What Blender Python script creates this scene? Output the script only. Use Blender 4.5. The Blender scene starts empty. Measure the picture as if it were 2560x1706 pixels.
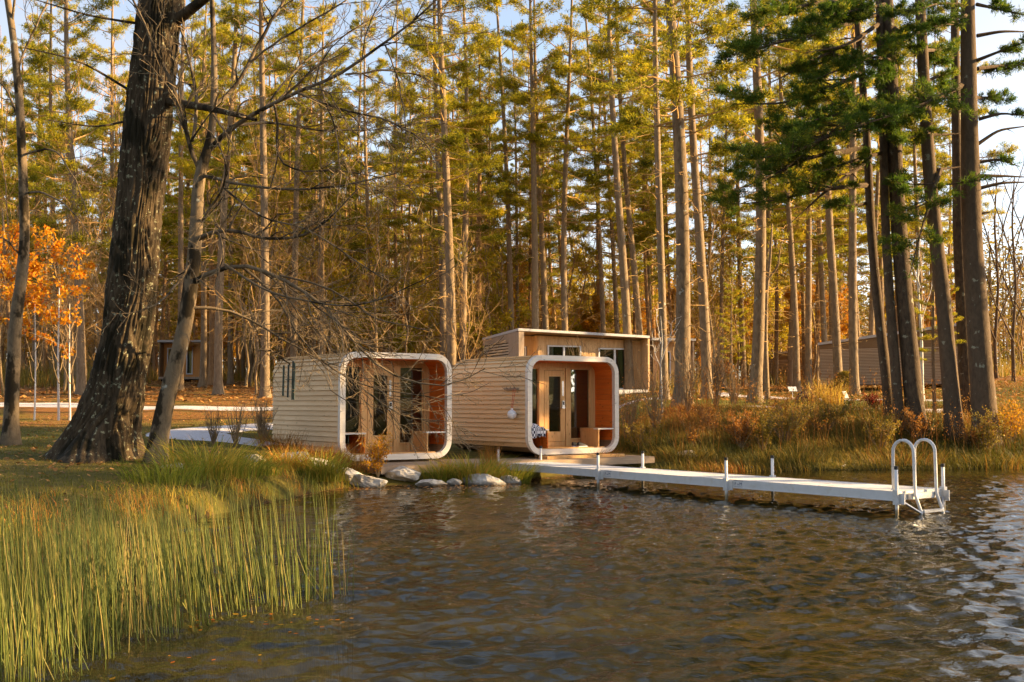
import bpy, math, random
import numpy as np
from mathutils import Vector, Matrix, Euler

# ------------------------------------------------------------------ camera, sky, sun, exposure
F = 2800.0                      # focal length in photograph pixels (photograph 2560 x 1706)
CAMZ = 1.79                     # eye above the water
PITCH = math.atan(156.0 / F)
SUN_AZ = math.radians(88)       # from the view axis towards the right
SUN_EL = math.radians(20)
sc = bpy.context.scene
cam_d = bpy.data.cameras.new('camera'); cam_d.sensor_width = 36.0; cam_d.lens = 36.0 * F / 2560.0
cam_d.clip_start = 0.1; cam_d.clip_end = 3000
cam = bpy.data.objects.new('camera', cam_d); sc.collection.objects.link(cam)
cam.location = (0, 0, CAMZ); cam.rotation_euler = (math.pi / 2 + PITCH, 0, 0)
sc.camera = cam
world = bpy.data.worlds.new('World'); sc.world = world; world.use_nodes = True
wn = world.node_tree; wn.nodes.clear()
wo = wn.nodes.new('ShaderNodeOutputWorld'); wb = wn.nodes.new('ShaderNodeBackground')
sky = wn.nodes.new('ShaderNodeTexSky'); sky.sky_type = 'NISHITA'; sky.sun_disc = False
sky.sun_elevation = SUN_EL; sky.sun_rotation = SUN_AZ
sky.air_density = 1.0; sky.dust_density = 1.2; sky.ozone_density = 1.0
wb.inputs['Strength'].default_value = 0.085
# thin high cloud: the sky washed towards white, unevenly
bw = wn.nodes.new('ShaderNodeRGBToBW'); wn.links.new(sky.outputs[0], bw.inputs[0])
cc = wn.nodes.new('ShaderNodeCombineColor')
for i_, k_ in enumerate((1.12, 1.07, 1.10)):
    mm = wn.nodes.new('ShaderNodeMath'); mm.operation = 'MULTIPLY'; mm.inputs[1].default_value = k_; wn.links.new(bw.outputs[0], mm.inputs[0]); wn.links.new(mm.outputs[0], cc.inputs[i_])
tcw = wn.nodes.new('ShaderNodeTexCoord'); mpw = wn.nodes.new('ShaderNodeMapping'); mpw.inputs['Scale'].default_value = (1, 1, 3.5); wn.links.new(tcw.outputs['Generated'], mpw.inputs['Vector'])
nzw = wn.nodes.new('ShaderNodeTexNoise'); nzw.inputs['Scale'].default_value = 2.6; nzw.inputs['Detail'].default_value = 5; wn.links.new(mpw.outputs[0], nzw.inputs['Vector'])
rw = wn.nodes.new('ShaderNodeMapRange'); rw.inputs[1].default_value = 0.35; rw.inputs[2].default_value = 0.7; rw.inputs[3].default_value = 0.2; rw.inputs[4].default_value = 0.75; wn.links.new(nzw.outputs['Fac'], rw.inputs[0])
mw = wn.nodes.new('ShaderNodeMix'); mw.data_type = 'RGBA'; wn.links.new(rw.outputs[0], mw.inputs[0]); wn.links.new(sky.outputs[0], mw.inputs[6]); wn.links.new(cc.outputs[0], mw.inputs[7])
wn.links.new(mw.outputs[2], wb.inputs['Color']); wn.links.new(wb.outputs[0], wo.inputs['Surface'])
sun_d = bpy.data.lights.new('sun', 'SUN'); sun_d.energy = 5.0; sun_d.angle = math.radians(0.6)
sun_d.color = (1.0, 0.68, 0.32)
sun = bpy.data.objects.new('sun', sun_d); sc.collection.objects.link(sun)
SUNV = Vector((math.sin(SUN_AZ) * math.cos(SUN_EL), math.cos(SUN_AZ) * math.cos(SUN_EL), math.sin(SUN_EL)))
sun.rotation_euler = SUNV.to_track_quat('Z', 'Y').to_euler(); sun.location = (40, 20, 40)
sc.view_settings.view_transform = 'Standard'; sc.view_settings.look = 'None'
sc.view_settings.exposure = 2.0; sc.view_settings.gamma = 1.0; sc.view_settings.use_curve_mapping = False
sc.cycles.max_bounces = 6; sc.cycles.diffuse_bounces = 3; sc.cycles.glossy_bounces = 3
sc.cycles.transparent_max_bounces = 10; sc.cycles.transmission_bounces = 4
sc.cycles.caustics_reflective = False; sc.cycles.caustics_refractive = False
sc.cycles.use_denoising = True; sc.cycles.sample_clamp_indirect = 4.0

COL = sc.collection
rng = np.random.default_rng(11)
random.seed(5)

# ------------------------------------------------------------------ helpers
def at(x, y, Y):
    """world point seen at photograph pixel (x, y) at distance Y along the view axis"""
    dx, dy = (x - 1280.0) / F, (853.0 - y) / F
    c, s = math.cos(PITCH), math.sin(PITCH)
    k = Y / (c - dy * s)
    return np.array([dx * k, Y, CAMZ + (s + dy * c) * k])

def hash3(i, j, k):
    v = np.sin(i * 127.1 + j * 311.7 + k * 74.7) * 43758.5453
    return v - np.floor(v)

def vnoise(x, y, z=0.0):
    x, y, z = np.broadcast_arrays(np.asarray(x, float), np.asarray(y, float), np.asarray(z, float))
    i, j, k = np.floor(x), np.floor(y), np.floor(z)
    f, g, h = x - i, y - j, z - k
    f, g, h = f * f * (3 - 2 * f), g * g * (3 - 2 * g), h * h * (3 - 2 * h)
    r = 0
    for a in (0, 1):
        for b in (0, 1):
            for c in (0, 1):
                r = r + hash3(i + a, j + b, k + c) * (f if a else 1 - f) * (g if b else 1 - g) * (h if c else 1 - h)
    return r

def smooth(a, b, x):
    t = np.clip((x - a) / (b - a), 0, 1)
    return t * t * (3 - 2 * t)

def norm(v):
    return v / np.maximum(np.linalg.norm(v, axis=-1, keepdims=True), 1e-9)

class MB:
    """collects vertices and faces; build() links them as one mesh object"""
    def __init__(self):
        self.v, self.q, self.t, self.c, self.n = [], [], [], [], 0
    def add(self, v, quads=None, tris=None, rnd=0.5):
        v = np.asarray(v, float).reshape(-1, 3)
        if quads is not None and len(quads): self.q.append(np.asarray(quads, np.int64).reshape(-1, 4) + self.n)
        if tris is not None and len(tris): self.t.append(np.asarray(tris, np.int64).reshape(-1, 3) + self.n)
        self.v.append(v); self.c.append(np.broadcast_to(np.asarray(rnd, float), (len(v),)))
        self.n += len(v)
        return self
    def box(self, x0, x1, y0, y1, z0, z1, M=None):
        v = np.array([[x, y, z] for z in (z0, z1) for y in (y0, y1) for x in (x0, x1)], float)
        if M is not None: v = np.array([list(M @ Vector(p)) for p in v])
        return self.add(v, [[0, 2, 3, 1], [4, 5, 7, 6], [0, 1, 5, 4], [2, 6, 7, 3], [0, 4, 6, 2], [1, 3, 7, 5]])
    def mesh(self, name, mat, smoothed=False):
        me = bpy.data.meshes.new(name)
        v = np.concatenate(self.v) if self.v else np.zeros((0, 3))
        q = np.concatenate(self.q) if self.q else np.zeros((0, 4), np.int64)
        t = np.concatenate(self.t) if self.t else np.zeros((0, 3), np.int64)
        me.vertices.add(len(v)); me.vertices.foreach_set('co', v.astype(np.float32).ravel())
        loops = np.concatenate([q.ravel(), t.ravel()])
        me.loops.add(len(loops)); me.loops.foreach_set('vertex_index', loops.astype(np.int32))
        tot = np.concatenate([np.full(len(q), 4), np.full(len(t), 3)])
        st = np.concatenate([[0], np.cumsum(tot)[:-1]]) if len(tot) else tot
        me.polygons.add(len(tot)); me.polygons.foreach_set('loop_start', st.astype(np.int32))
        me.polygons.foreach_set('loop_total', tot.astype(np.int32))
        me.polygons.foreach_set('use_smooth', np.full(len(tot), bool(smoothed)))
        at_ = me.attributes.new('rnd', 'FLOAT', 'POINT')
        at_.data.foreach_set('value', np.concatenate(self.c).astype(np.float32))
        me.update(calc_edges=True)
        if mat: me.materials.append(mat)
        return me
    def build(self, name, mat, parent=None, smoothed=False):
        return link(name, self.mesh(name, mat, smoothed), parent)

def link(name, data, parent=None):
    o = bpy.data.objects.new(name, data); COL.objects.link(o)
    if parent is not None: o.parent = parent
    return o

def tag(o, label=None, cat=None, group=None, kind=None):
    if label: o['label'] = label
    if cat: o['category'] = cat
    if group: o['group'] = group
    if kind: o['kind'] = kind
    return o

def thing(name, label, cat, loc=(0, 0, 0), rz=0.0, group=None):
    o = bpy.data.objects.new(name, None); COL.objects.link(o)
    o.location = loc; o.rotation_euler = (0, 0, rz); o.empty_display_size = 0.2
    return tag(o, label, cat, group)

def copy_tree(o, parent=None):
    c = o.copy(); COL.objects.link(c); c.parent = parent
    for ch in list(o.children): copy_tree(ch, c)
    return c

def tubes(mb, P, R, k=5, rnd=0.5, cap=False):
    """P (B,N,3) polylines with radii R (B,N) to k-sided tubes"""
    P = np.asarray(P, float); R = np.asarray(R, float)
    if P.ndim == 2: P, R = P[None], R[None]
    B, N, _ = P.shape
    if B == 0: return
    T = norm(np.gradient(P, axis=1))
    ref = np.where(np.abs(T[:, :1, 2:3]) > 0.75, np.array([0.96, 0.17, 0.2]), np.array([0.12, 0.2, 0.97]))
    U = norm(np.cross(T, np.broadcast_to(ref, T.shape))); V = np.cross(T, U)
    a = np.arange(k) * 2 * math.pi / k
    ring = U[:, :, None] * np.cos(a)[:, None] + V[:, :, None] * np.sin(a)[:, None]
    v = P[:, :, None] + ring * R[:, :, None, None]
    idx = np.arange(B * N * k).reshape(B, N, k)
    j = np.roll(np.arange(k), -1)
    q = np.stack([idx[:, :-1], idx[:, :-1][:, :, j], idx[:, 1:][:, :, j], idx[:, 1:]], -1).reshape(-1, 4)
    r = np.repeat(np.broadcast_to(np.asarray(rnd, float), (B,)), N * k)
    tri = None
    if cap:
        tri = []
        for b in range(B):
            for m in range(1, k - 1):
                tri.append([idx[b, 0, 0], idx[b, 0, m + 1], idx[b, 0, m]])
                tri.append([idx[b, -1, 0], idx[b, -1, m], idx[b, -1, m + 1]])
    mb.add(v.reshape(-1, 3), q, tri, r)

def resample(pts, n):
    """smooth resampling of a polyline"""
    pts = np.asarray(pts, float)
    d = np.concatenate([[0], np.cumsum(np.linalg.norm(np.diff(pts, axis=0), axis=1))])
    t = np.linspace(0, d[-1], n)
    out = np.stack([np.interp(t, d, pts[:, i]) for i in range(pts.shape[1])], 1)
    for _ in range(2):
        out[1:-1] = 0.25 * out[:-2] + 0.5 * out[1:-1] + 0.25 * out[2:]
    return out

def grow(P, R, per, lenf, ang, rg, N=5, t0=0.25, t1=1.0, up=0.0, wob=0.25, rf=0.55, tip=0.25, minlen=0.05, absl=None):
    """children of every polyline in P: returns polylines and radii"""
    B, M, _ = P.shape
    L = np.linalg.norm(np.diff(P, axis=1), axis=2).sum(1)
    cnt = np.maximum(rg.poisson(np.maximum(per * L, 0.01)), 0) if absl is None else np.full(B, absl)
    own = np.repeat(np.arange(B), cnt); n = len(own)
    if n == 0: return np.zeros((0, N, 3)), np.zeros((0, N))
    t = rg.uniform(t0, t1, n); s = t * (M - 1); i = np.minimum(s.astype(int), M - 2); f = (s - i)[:, None]
    p0 = P[own, i] * (1 - f) + P[own, i + 1] * f
    r0 = R[own, i] * (1 - f[:, 0]) + R[own, i + 1] * f[:, 0]
    tan = norm(P[own, i + 1] - P[own, i])
    perp = norm(np.cross(tan, rg.normal(size=(n, 3))))
    a = rg.uniform(ang * 0.55, ang * 1.35, n)[:, None]
    d = tan * np.cos(a) + perp * np.sin(a)
    ln = np.maximum(L[own] * lenf * rg.uniform(0.45, 1.25, n) * (1.15 - 0.6 * t), minlen)
    pts = [p0]; step = (ln / (N - 1))[:, None]
    for m in range(N - 1):
        d = norm(d + rg.normal(size=(n, 3)) * wob + np.array([0, 0, up]))
        pts.append(pts[-1] + d * step)
    C = np.stack(pts, 1)
    rr = np.minimum(r0 * rf, 0.02 + 0.02 * ln)[:, None] * np.linspace(1, tip, N)[None]
    return C, rr

def blades(mb, base, h, w, az, lean, rg, rnd, segs=2):
    """curved grass blades"""
    n = len(base)
    d = np.stack([np.cos(az), np.sin(az), np.zeros(n)], 1)
    wa = rg.uniform(0, 2 * math.pi, n)
    s = np.stack([np.cos(wa), np.sin(wa), np.zeros(n)], 1) * (w * 0.5)[:, None]
    up = np.array([0, 0, 1.0])
    def pt(t): return base + up * (h * t * (1 - 0.45 * lean * t))[:, None] + d * (h * lean * t * t)[:, None]
    ts = np.linspace(0, 1, segs + 1)[:-1]
    rows = []
    for t in ts:
        c = pt(t); k = 1 - 0.45 * t
        rows += [c - s * k, c + s * k]
    rows.append(pt(1.0))
    V = np.stack(rows, 1); m = V.shape[1]
    o = (np.arange(n) * m)[:, None]
    q = np.concatenate([o + np.array([[2 * i, 2 * i + 1, 2 * i + 3, 2 * i + 2]]) for i in range(segs - 1)]) if segs > 1 else None
    tr = o + np.array([[m - 3, m - 2, m - 1]])
    mb.add(V.reshape(-1, 3), q, tr, np.repeat(rnd, m))

def kites(mb, c, d, ln, wd, rg, rnd):
    """flat kite-shaped leaves or needle sprays starting at c, pointing along d"""
    n = len(c); d = norm(d)
    s = norm(np.cross(d, rg.normal(size=(n, 3)))) * (wd * 0.5)[:, None]
    m = c + d * (ln * 0.45)[:, None]
    V = np.stack([c, m + s, c + d * ln[:, None], m - s], 1)
    mb.add(V.reshape(-1, 3), np.arange(4 * n).reshape(n, 4), None, np.repeat(rnd, 4))

# ------------------------------------------------------------------ materials
MATS = {}
def nt(name):
    m = bpy.data.materials.new(name); m.use_nodes = True
    t = m.node_tree; t.nodes.clear()
    return m, t, t.nodes.new, t.links.new
def ramp(t, stops, fac=None, interp='LINEAR'):
    r = t.nodes.new('ShaderNodeValToRGB'); r.color_ramp.interpolation = interp
    e = r.color_ramp.elements
    while len(e) < len(stops): e.new(0.5)
    for i, (p, c) in enumerate(stops):
        e[i].position = p; e[i].color = (*c, 1)
    if fac is not None: t.links.new(fac, r.inputs[0])
    return r
def noise(t, vec, scale, detail=3, rough=0.55, dist=0.0):
    n = t.nodes.new('ShaderNodeTexNoise'); n.inputs['Scale'].default_value = scale
    n.inputs['Detail'].default_value = detail; n.inputs['Roughness'].default_value = rough
    n.inputs['Distortion'].default_value = dist
    if vec is not None: t.links.new(vec, n.inputs['Vector'])
    return n.outputs['Fac']
def mapping(t, src, scale=(1, 1, 1), loc=(0, 0, 0)):
    m = t.nodes.new('ShaderNodeMapping'); m.inputs['Scale'].default_value = scale; m.inputs['Location'].default_value = loc
    t.links.new(src, m.inputs['Vector']); return m.outputs[0]
def coords(t, kind='Object'):
    return t.nodes.new('ShaderNodeTexCoord').outputs[kind]
def mixc(t, a, b, fac, mode='MIX'):
    m = t.nodes.new('ShaderNodeMix'); m.data_type = 'RGBA'; m.blend_type = mode
    for s, v in ((0, fac), (6, a), (7, b)):
        if hasattr(v, 'is_output'): t.links.new(v, m.inputs[s])
        elif s == 0: m.inputs[0].default_value = v
        else: m.inputs[s].default_value = (*v, 1)
    return m.outputs[2]
def mth(t, op, a, b=None):
    m = t.nodes.new('ShaderNodeMath'); m.operation = op
    for i, v in enumerate((a, b)):
        if v is None: continue
        if hasattr(v, 'is_output'): t.links.new(v, m.inputs[i])
        else: m.inputs[i].default_value = v
    return m.outputs[0]
def bump(t, h, strength=0.5, dist=0.02):
    b = t.nodes.new('ShaderNodeBump'); b.inputs['Strength'].default_value = strength; b.inputs['Distance'].default_value = dist
    t.links.new(h, b.inputs['Height']); return b.outputs[0]
def pbsdf(t, col, rough=0.7, spec=0.3, nrm=None, metal=0.0):
    p = t.nodes.new('ShaderNodeBsdfPrincipled')
    if hasattr(col, 'is_output'): t.links.new(col, p.inputs['Base Color'])
    else: p.inputs['Base Color'].default_value = (*col, 1)
    if hasattr(rough, 'is_output'): t.links.new(rough, p.inputs['Roughness'])
    else: p.inputs['Roughness'].default_value = rough
    p.inputs['Specular IOR Level'].default_value = spec; p.inputs['Metallic'].default_value = metal
    if nrm is not None: t.links.new(nrm, p.inputs['Normal'])
    return p
def out(t, sh):
    o = t.nodes.new('ShaderNodeOutputMaterial'); t.links.new(sh, o.inputs['Surface'])

def leaf_mat(name, stops, trans=0.5, rough=0.6, objvar=0.25):
    """foliage: colour by a random number per leaf, part of the light passing through"""
    m, t, N, L = nt(name)
    a = N('ShaderNodeAttribute'); a.attribute_name = 'rnd'
    oi = N('ShaderNodeObjectInfo')
    f = mth(t, 'ADD', a.outputs['Fac'], mth(t, 'MULTIPLY', mth(t, 'SUBTRACT', oi.outputs['Random'], 0.5), objvar))
    c = ramp(t, stops, f).outputs[0]
    d = pbsdf(t, c, rough, 0.25)
    tr = N('ShaderNodeBsdfTranslucent'); L(c, tr.inputs['Color'])
    mx = N('ShaderNodeMixShader'); mx.inputs[0].default_value = trans
    L(d.outputs[0], mx.inputs[1]); L(tr.outputs[0], mx.inputs[2]); out(t, mx.outputs[0])
    return m

def bark_mat(name, light, dark, zs=0.35, scale=9.0, patch=None, pamt=0.62, moss=None, dist=0.02, pscale=4.0):
    m, t, N, L = nt(name)
    oc = coords(t); oi = N('ShaderNodeObjectInfo')
    v = mapping(t, oc, (1, 1, zs))
    n1 = noise(t, v, scale, 5, 0.65, 0.6); n2 = noise(t, mapping(t, oc, (1, 1, 0.5)), 1.3, 3)
    c = ramp(t, [(0.33, dark), (0.62, light)], n1).outputs[0]
    c = mixc(t, c, tuple(x * 0.55 for x in light), mth(t, 'MULTIPLY', n2, 0.55))
    c = mixc(t, c, tuple(min(1, x * 1.35) for x in light), mth(t, 'MULTIPLY', oi.outputs['Random'], 0.35))
    if patch:
        n3 = noise(t, oc, pscale, 4, 0.6)
        c = mixc(t, c, patch, ramp(t, [(pamt, (0, 0, 0)), (pamt + 0.05, (1, 1, 1))], n3).outputs[0])
    if moss:
        n4 = noise(t, mapping(t, oc, (1.4, 1.4, 0.8), (3, 1, 7)), 1.7, 4, 0.6)
        c = mixc(t, c, moss, ramp(t, [(0.52, (0, 0, 0)), (0.58, (1, 1, 1))], n4).outputs[0])
    p = pbsdf(t, c, 0.9, 0.15, bump(t, n1, 0.9, dist)); out(t, p.outputs[0])
    return m

def wood_mat(name, a, b, axis=1, scale=3.0, rough=0.7, knots=True, var=0.5, spec=0.2):
    """timber with grain along one axis, tint differing from board to board"""
    m, t, N, L = nt(name)
    oc = coords(t); oi = N('ShaderNodeObjectInfo')
    off = N('ShaderNodeVectorMath'); off.operation = 'ADD'
    cmb = N('ShaderNodeCombineXYZ')
    r = mth(t, 'MULTIPLY', oi.outputs['Random'], 37.0)
    for i in range(3): L(r, cmb.inputs[i])
    L(oc, off.inputs[0]); L(cmb.outputs[0], off.inputs[1])
    s = [14.0, 14.0, 14.0]; s[axis] = 0.9
    g = noise(t, mapping(t, off.outputs[0], tuple(s)), scale, 5, 0.6, 0.4)
    c = ramp(t, [(0.28, b), (0.68, a)], g).outputs[0]
    big = noise(t, off.outputs[0], 0.8, 2)
    c = mixc(t, c, b, mth(t, 'MULTIPLY', big, 0.35))
    c = mixc(t, c, tuple(x * 0.62 for x in b), mth(t, 'MULTIPLY', mth(t, 'FRACT', mth(t, 'MULTIPLY', oi.outputs['Random'], 7.31)), var))
    if knots:
        s2 = [9.0, 9.0, 9.0]; s2[axis] = 3.4
        vo = N('ShaderNodeTexVoronoi'); vo.inputs['Scale'].default_value = 1.0
        L(mapping(t, off.outputs[0], tuple(s2)), vo.inputs['Vector'])
        k = ramp(t, [(0.05, (1, 1, 1)), (0.16, (0, 0, 0))], vo.outputs['Distance']).outputs[0]
        c = mixc(t, c, tuple(x * 0.38 for x in b), mth(t, 'MULTIPLY', k, 0.8))
    p = pbsdf(t, c, rough, spec, bump(t, g, 0.25, 0.004)); out(t, p.outputs[0])
    return m

def plain_mat(name, col, rough=0.5, spec=0.4, metal=0.0, var=0.12, scale=6.0, dirt=None):
    m, t, N, L = nt(name)
    n = noise(t, coords(t), scale, 4)
    c = mixc(t, col, tuple(x * (1 - var * 2.2) for x in col), n)
    if dirt: c = mixc(t, c, dirt, ramp(t, [(0.55, (0, 0, 0)), (0.75, (1, 1, 1))], noise(t, coords(t), scale * 0.6, 5)).outputs[0])
    p = pbsdf(t, c, rough, spec, bump(t, n, 0.08, 0.003), metal); out(t, p.outputs[0])
    return m

def glass_mat(name, tint=(0.75, 0.8, 0.78)):
    m, t, N, L = nt(name)
    fr = N('ShaderNodeFresnel'); fr.inputs['IOR'].default_value = 1.5
    tr = N('ShaderNodeBsdfTransparent'); tr.inputs['Color'].default_value = (*tint, 1)
    gl = N('ShaderNodeBsdfGlossy'); gl.inputs['Roughness'].default_value = 0.015
    f = mth(t, 'ADD', mth(t, 'MULTIPLY', fr.outputs[0], 1.3), 0.03)
    mx = N('ShaderNodeMixShader'); L(f, mx.inputs[0]); L(tr.outputs[0], mx.inputs[1]); L(gl.outputs[0], mx.inputs[2])
    out(t, mx.outputs[0]); return m

M_SUNBARK = bark_mat('sun_gold_pine_bark', (0.34, 0.20, 0.095), (0.13, 0.07, 0.035), 0.35, 9, (0.33, 0.30, 0.2), 0.7)  # orange-gold tint puts sunlight missing inside the wood into the bark colour
M_PINEBARK = bark_mat('pine_bark', (0.25, 0.18, 0.108), (0.085, 0.058, 0.034), 0.35, 9, (0.33, 0.33, 0.27), 0.66)
M_DARKBARK = bark_mat('dark_pine_bark', (0.12, 0.083, 0.05), (0.035, 0.024, 0.016), 0.4, 11, (0.26, 0.25, 0.17), 0.64)
M_OAKBARK = bark_mat('oak_bark', (0.085, 0.06, 0.034), (0.010, 0.007, 0.004), 0.22, 13, (0.28, 0.27, 0.17), 0.60, (0.02, 0.016, 0.008), 0.03, 11)
M_GREYBARK = bark_mat('grey_bark', (0.19, 0.14, 0.085), (0.07, 0.05, 0.03), 0.6, 10, (0.34, 0.33, 0.26), 0.66, (0.03, 0.022, 0.012))
M_TWIG = bark_mat('twig_bark', (0.28, 0.20, 0.11), (0.14, 0.09, 0.05), 1.0, 8)
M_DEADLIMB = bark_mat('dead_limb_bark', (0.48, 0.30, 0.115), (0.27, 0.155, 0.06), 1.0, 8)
M_BIRCH = bark_mat('white_bark', (0.66, 0.62, 0.55), (0.4, 0.36, 0.3), 1.5, 7, (0.1, 0.08, 0.06), 0.68)
M_NEEDLE = leaf_mat('pine_needles', [(0.0, (0.06, 0.08, 0.006)), (0.35, (0.25, 0.24, 0.012)), (0.7, (0.52, 0.43, 0.018)), (1.0, (0.55, 0.33, 0.025))], 0.52)
M_SHADENEEDLE = leaf_mat('shade_green_needles', [(0.0, (0.035, 0.075, 0.008)), (0.5, (0.085, 0.145, 0.012)), (1.0, (0.30, 0.27, 0.02))], 0.52)  # darker green than the other needles: near pines' shade put into the colour
M_ORANGELEAF = leaf_mat('orange_leaves', [(0.0, (0.60, 0.38, 0.02)), (0.45, (0.68, 0.32, 0.012)), (1.0, (0.64, 0.16, 0.01))], 0.5)
M_GOLDLEAF = leaf_mat('golden_leaves', [(0.0, (0.36, 0.22, 0.015)), (0.5, (0.58, 0.30, 0.012)), (1.0, (0.52, 0.15, 0.012))], 0.5)
M_YELLOWLEAF = leaf_mat('yellow_leaves', [(0.0, (0.22, 0.20, 0.012)), (0.5, (0.48, 0.38, 0.02)), (1.0, (0.6, 0.38, 0.02))], 0.5)
M_REDLEAF = leaf_mat('red_leaves', [(0.0, (0.10, 0.02, 0.012)), (1.0, (0.25, 0.03, 0.015))], 0.4)
M_OLIVELEAF = leaf_mat('olive_leaves', [(0.0, (0.11, 0.095, 0.012)), (1.0, (0.36, 0.25, 0.03))], 0.45)
M_RUSTLEAF = leaf_mat('rust_leaves', [(0.0, (0.16, 0.06, 0.015)), (0.5, (0.36, 0.14, 0.02)), (1.0, (0.42, 0.24, 0.05))], 0.45)
M_LAWN = leaf_mat('lawn_blades', [(0.0, (0.06, 0.075, 0.008)), (0.6, (0.15, 0.14, 0.015)), (1.0, (0.30, 0.21, 0.05))], 0.45)
M_SEDGE = leaf_mat('sedge_blades', [(0.0, (0.10, 0.14, 0.012)), (0.5, (0.30, 0.30, 0.03)), (0.78, (0.52, 0.33, 0.05)), (1.0, (0.55, 0.19, 0.03))], 0.45)
M_DRYGRASS = leaf_mat('dry_grass_blades', [(0.0, (0.055, 0.06, 0.010)), (0.35, (0.15, 0.13, 0.018)), (0.65, (0.36, 0.23, 0.04)), (0.85, (0.36, 0.12, 0.022)), (1.0, (0.28, 0.07, 0.018))], 0.4)
M_REED = leaf_mat('reed_stems', [(0.0, (0.04, 0.07, 0.008)), (0.5, (0.14, 0.165, 0.02)), (0.85, (0.31, 0.25, 0.05)), (1.0, (0.42, 0.28, 0.08))], 0.25)
M_LITTER = leaf_mat('fallen_leaves', [(0.0, (0.16, 0.08, 0.03)), (0.5, (0.38, 0.17, 0.04)), (1.0, (0.5, 0.27, 0.09))], 0.2)
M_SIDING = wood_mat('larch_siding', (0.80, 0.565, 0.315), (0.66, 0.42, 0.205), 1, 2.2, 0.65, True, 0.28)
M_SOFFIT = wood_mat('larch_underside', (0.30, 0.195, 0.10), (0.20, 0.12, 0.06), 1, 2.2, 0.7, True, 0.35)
M_RIM = wood_mat('pale_rim_timber', (0.74, 0.68, 0.60), (0.62, 0.54, 0.45), 0, 1.6, 0.5, True, 0.06)
M_CEDAR = wood_mat('red_cedar', (0.78, 0.215, 0.03), (0.58, 0.125, 0.016), 1, 2.0, 0.55, True, 0.4)
M_PINEW = wood_mat('pine_joinery', (0.72, 0.44, 0.19), (0.55, 0.28, 0.09), 2, 2.0, 0.5, True, 0.2)
M_PLATFORM = wood_mat('weathered_deck', (0.48, 0.36, 0.25), (0.34, 0.23, 0.145), 0, 2.5, 0.75, False, 0.35)
M_HOUSEBOARD = wood_mat('house_boards', (0.74, 0.51, 0.28), (0.56, 0.34, 0.16), 2, 1.6, 0.7, True, 0.22)
M_GREYBOARD = wood_mat('grey_boards', (0.46, 0.36, 0.27), (0.33, 0.24, 0.17), 2, 1.6, 0.8, False, 0.3)
M_SLAT = wood_mat('screen_slats', (0.66, 0.52, 0.37), (0.5, 0.37, 0.25), 0, 1.6, 0.8, False, 0.35)
M_ORANGEBOARD = wood_mat('orange_boards', (0.74, 0.36, 0.12), (0.58, 0.25, 0.07), 2, 1.6, 0.65, False, 0.2)
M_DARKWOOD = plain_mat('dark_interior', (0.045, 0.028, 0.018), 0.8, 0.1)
M_WHITE = plain_mat('white_dock_deck', (0.70, 0.69, 0.69), 0.7, 0.25, 0, 0.14, 11, (0.46, 0.42, 0.35))
M_ALU = plain_mat('pale_aluminium', (0.66, 0.65, 0.63), 0.42, 0.5, 0.0, 0.10, 9, (0.5, 0.46, 0.38))
def post_mat():
    m, t, N, L = nt('stained_post'); oc = coords(t); sx = N('ShaderNodeSeparateXYZ'); L(oc, sx.inputs[0])
    z = mth(t, 'ADD', sx.outputs[2], mth(t, 'MULTIPLY', noise(t, oc, 12, 4), 0.12))
    c = ramp(t, [(0.0, (0.10, 0.075, 0.04)), (0.13, (0.30, 0.24, 0.14)), (0.2, (0.70, 0.68, 0.66))], z).outputs[0]
    p = pbsdf(t, c, 0.5, 0.4); out(t, p.outputs[0]); return m
M_POST = post_mat()
M_BLACK = plain_mat('black_rubber', (0.02, 0.02, 0.02), 0.6)
M_STEEL = plain_mat('brushed_steel', (0.55, 0.55, 0.56), 0.3, 0.5, 0.9)
M_WHITEFRAME = plain_mat('white_window_frame', (0.74, 0.75, 0.78), 0.5)
M_ROOFEDGE = plain_mat('pale_roof_edge', (0.55, 0.54, 0.55), 0.6)
M_CURTAIN = plain_mat('green_curtain', (0.05, 0.16, 0.10), 0.9, 0.1)
M_PALECURT = plain_mat('pale_curtain', (0.6, 0.58, 0.5), 0.9, 0.1)
M_CHIME = plain_mat('dark_green_tube', (0.012, 0.03, 0.022), 0.35, 0.5)
M_GLOBE = plain_mat('frosted_globe', (0.82, 0.80, 0.80), 0.35, 0.4, 0, 0.02)
M_CORD = plain_mat('red_cord', (0.62, 0.05, 0.04), 0.7)
M_ROCK = None
M_GLASS = glass_mat('window_glass')
M_PRINT = plain_mat('printed_blue', (0.04, 0.06, 0.14), 0.6)
M_SIGN = plain_mat('white_sign', (0.7, 0.7, 0.72), 0.6)
M_SCREEN = plain_mat('lock_screen', (0.02, 0.025, 0.03), 0.2)
def rock_mat():
    m, t, N, L = nt('pale_limestone')
    oc = coords(t); n = noise(t, oc, 3.2, 6, 0.65, 0.5); n2 = noise(t, oc, 14, 4, 0.6)
    c = ramp(t, [(0.3, (0.20, 0.165, 0.12)), (0.48, (0.50, 0.45, 0.38)), (0.7, (0.70, 0.67, 0.62))], n).outputs[0]
    c = mixc(t, c, (0.2, 0.16, 0.1), ramp(t, [(0.6, (0, 0, 0)), (0.72, (0.8, 0.8, 0.8))], n2).outputs[0])
    gp = N('ShaderNodeNewGeometry'); sx = N('ShaderNodeSeparateXYZ'); L(gp.outputs['Position'], sx.inputs[0])
    wet = ramp(t, [(0.05, (1, 1, 1)), (0.13, (0, 0, 0))], mth(t, 'ADD', sx.outputs[2], mth(t, 'MULTIPLY', n2, 0.08))).outputs[0]     # damp, algae-stained foot at the waterline
    c = mixc(t, c, (0.07, 0.058, 0.035), mth(t, 'MULTIPLY', wet, 0.85))
    p = pbsdf(t, c, 0.85, 0.2, bump(t, n2, 0.6, 0.02)); out(t, p.outputs[0]); return m
M_ROCK = rock_mat()

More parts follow.
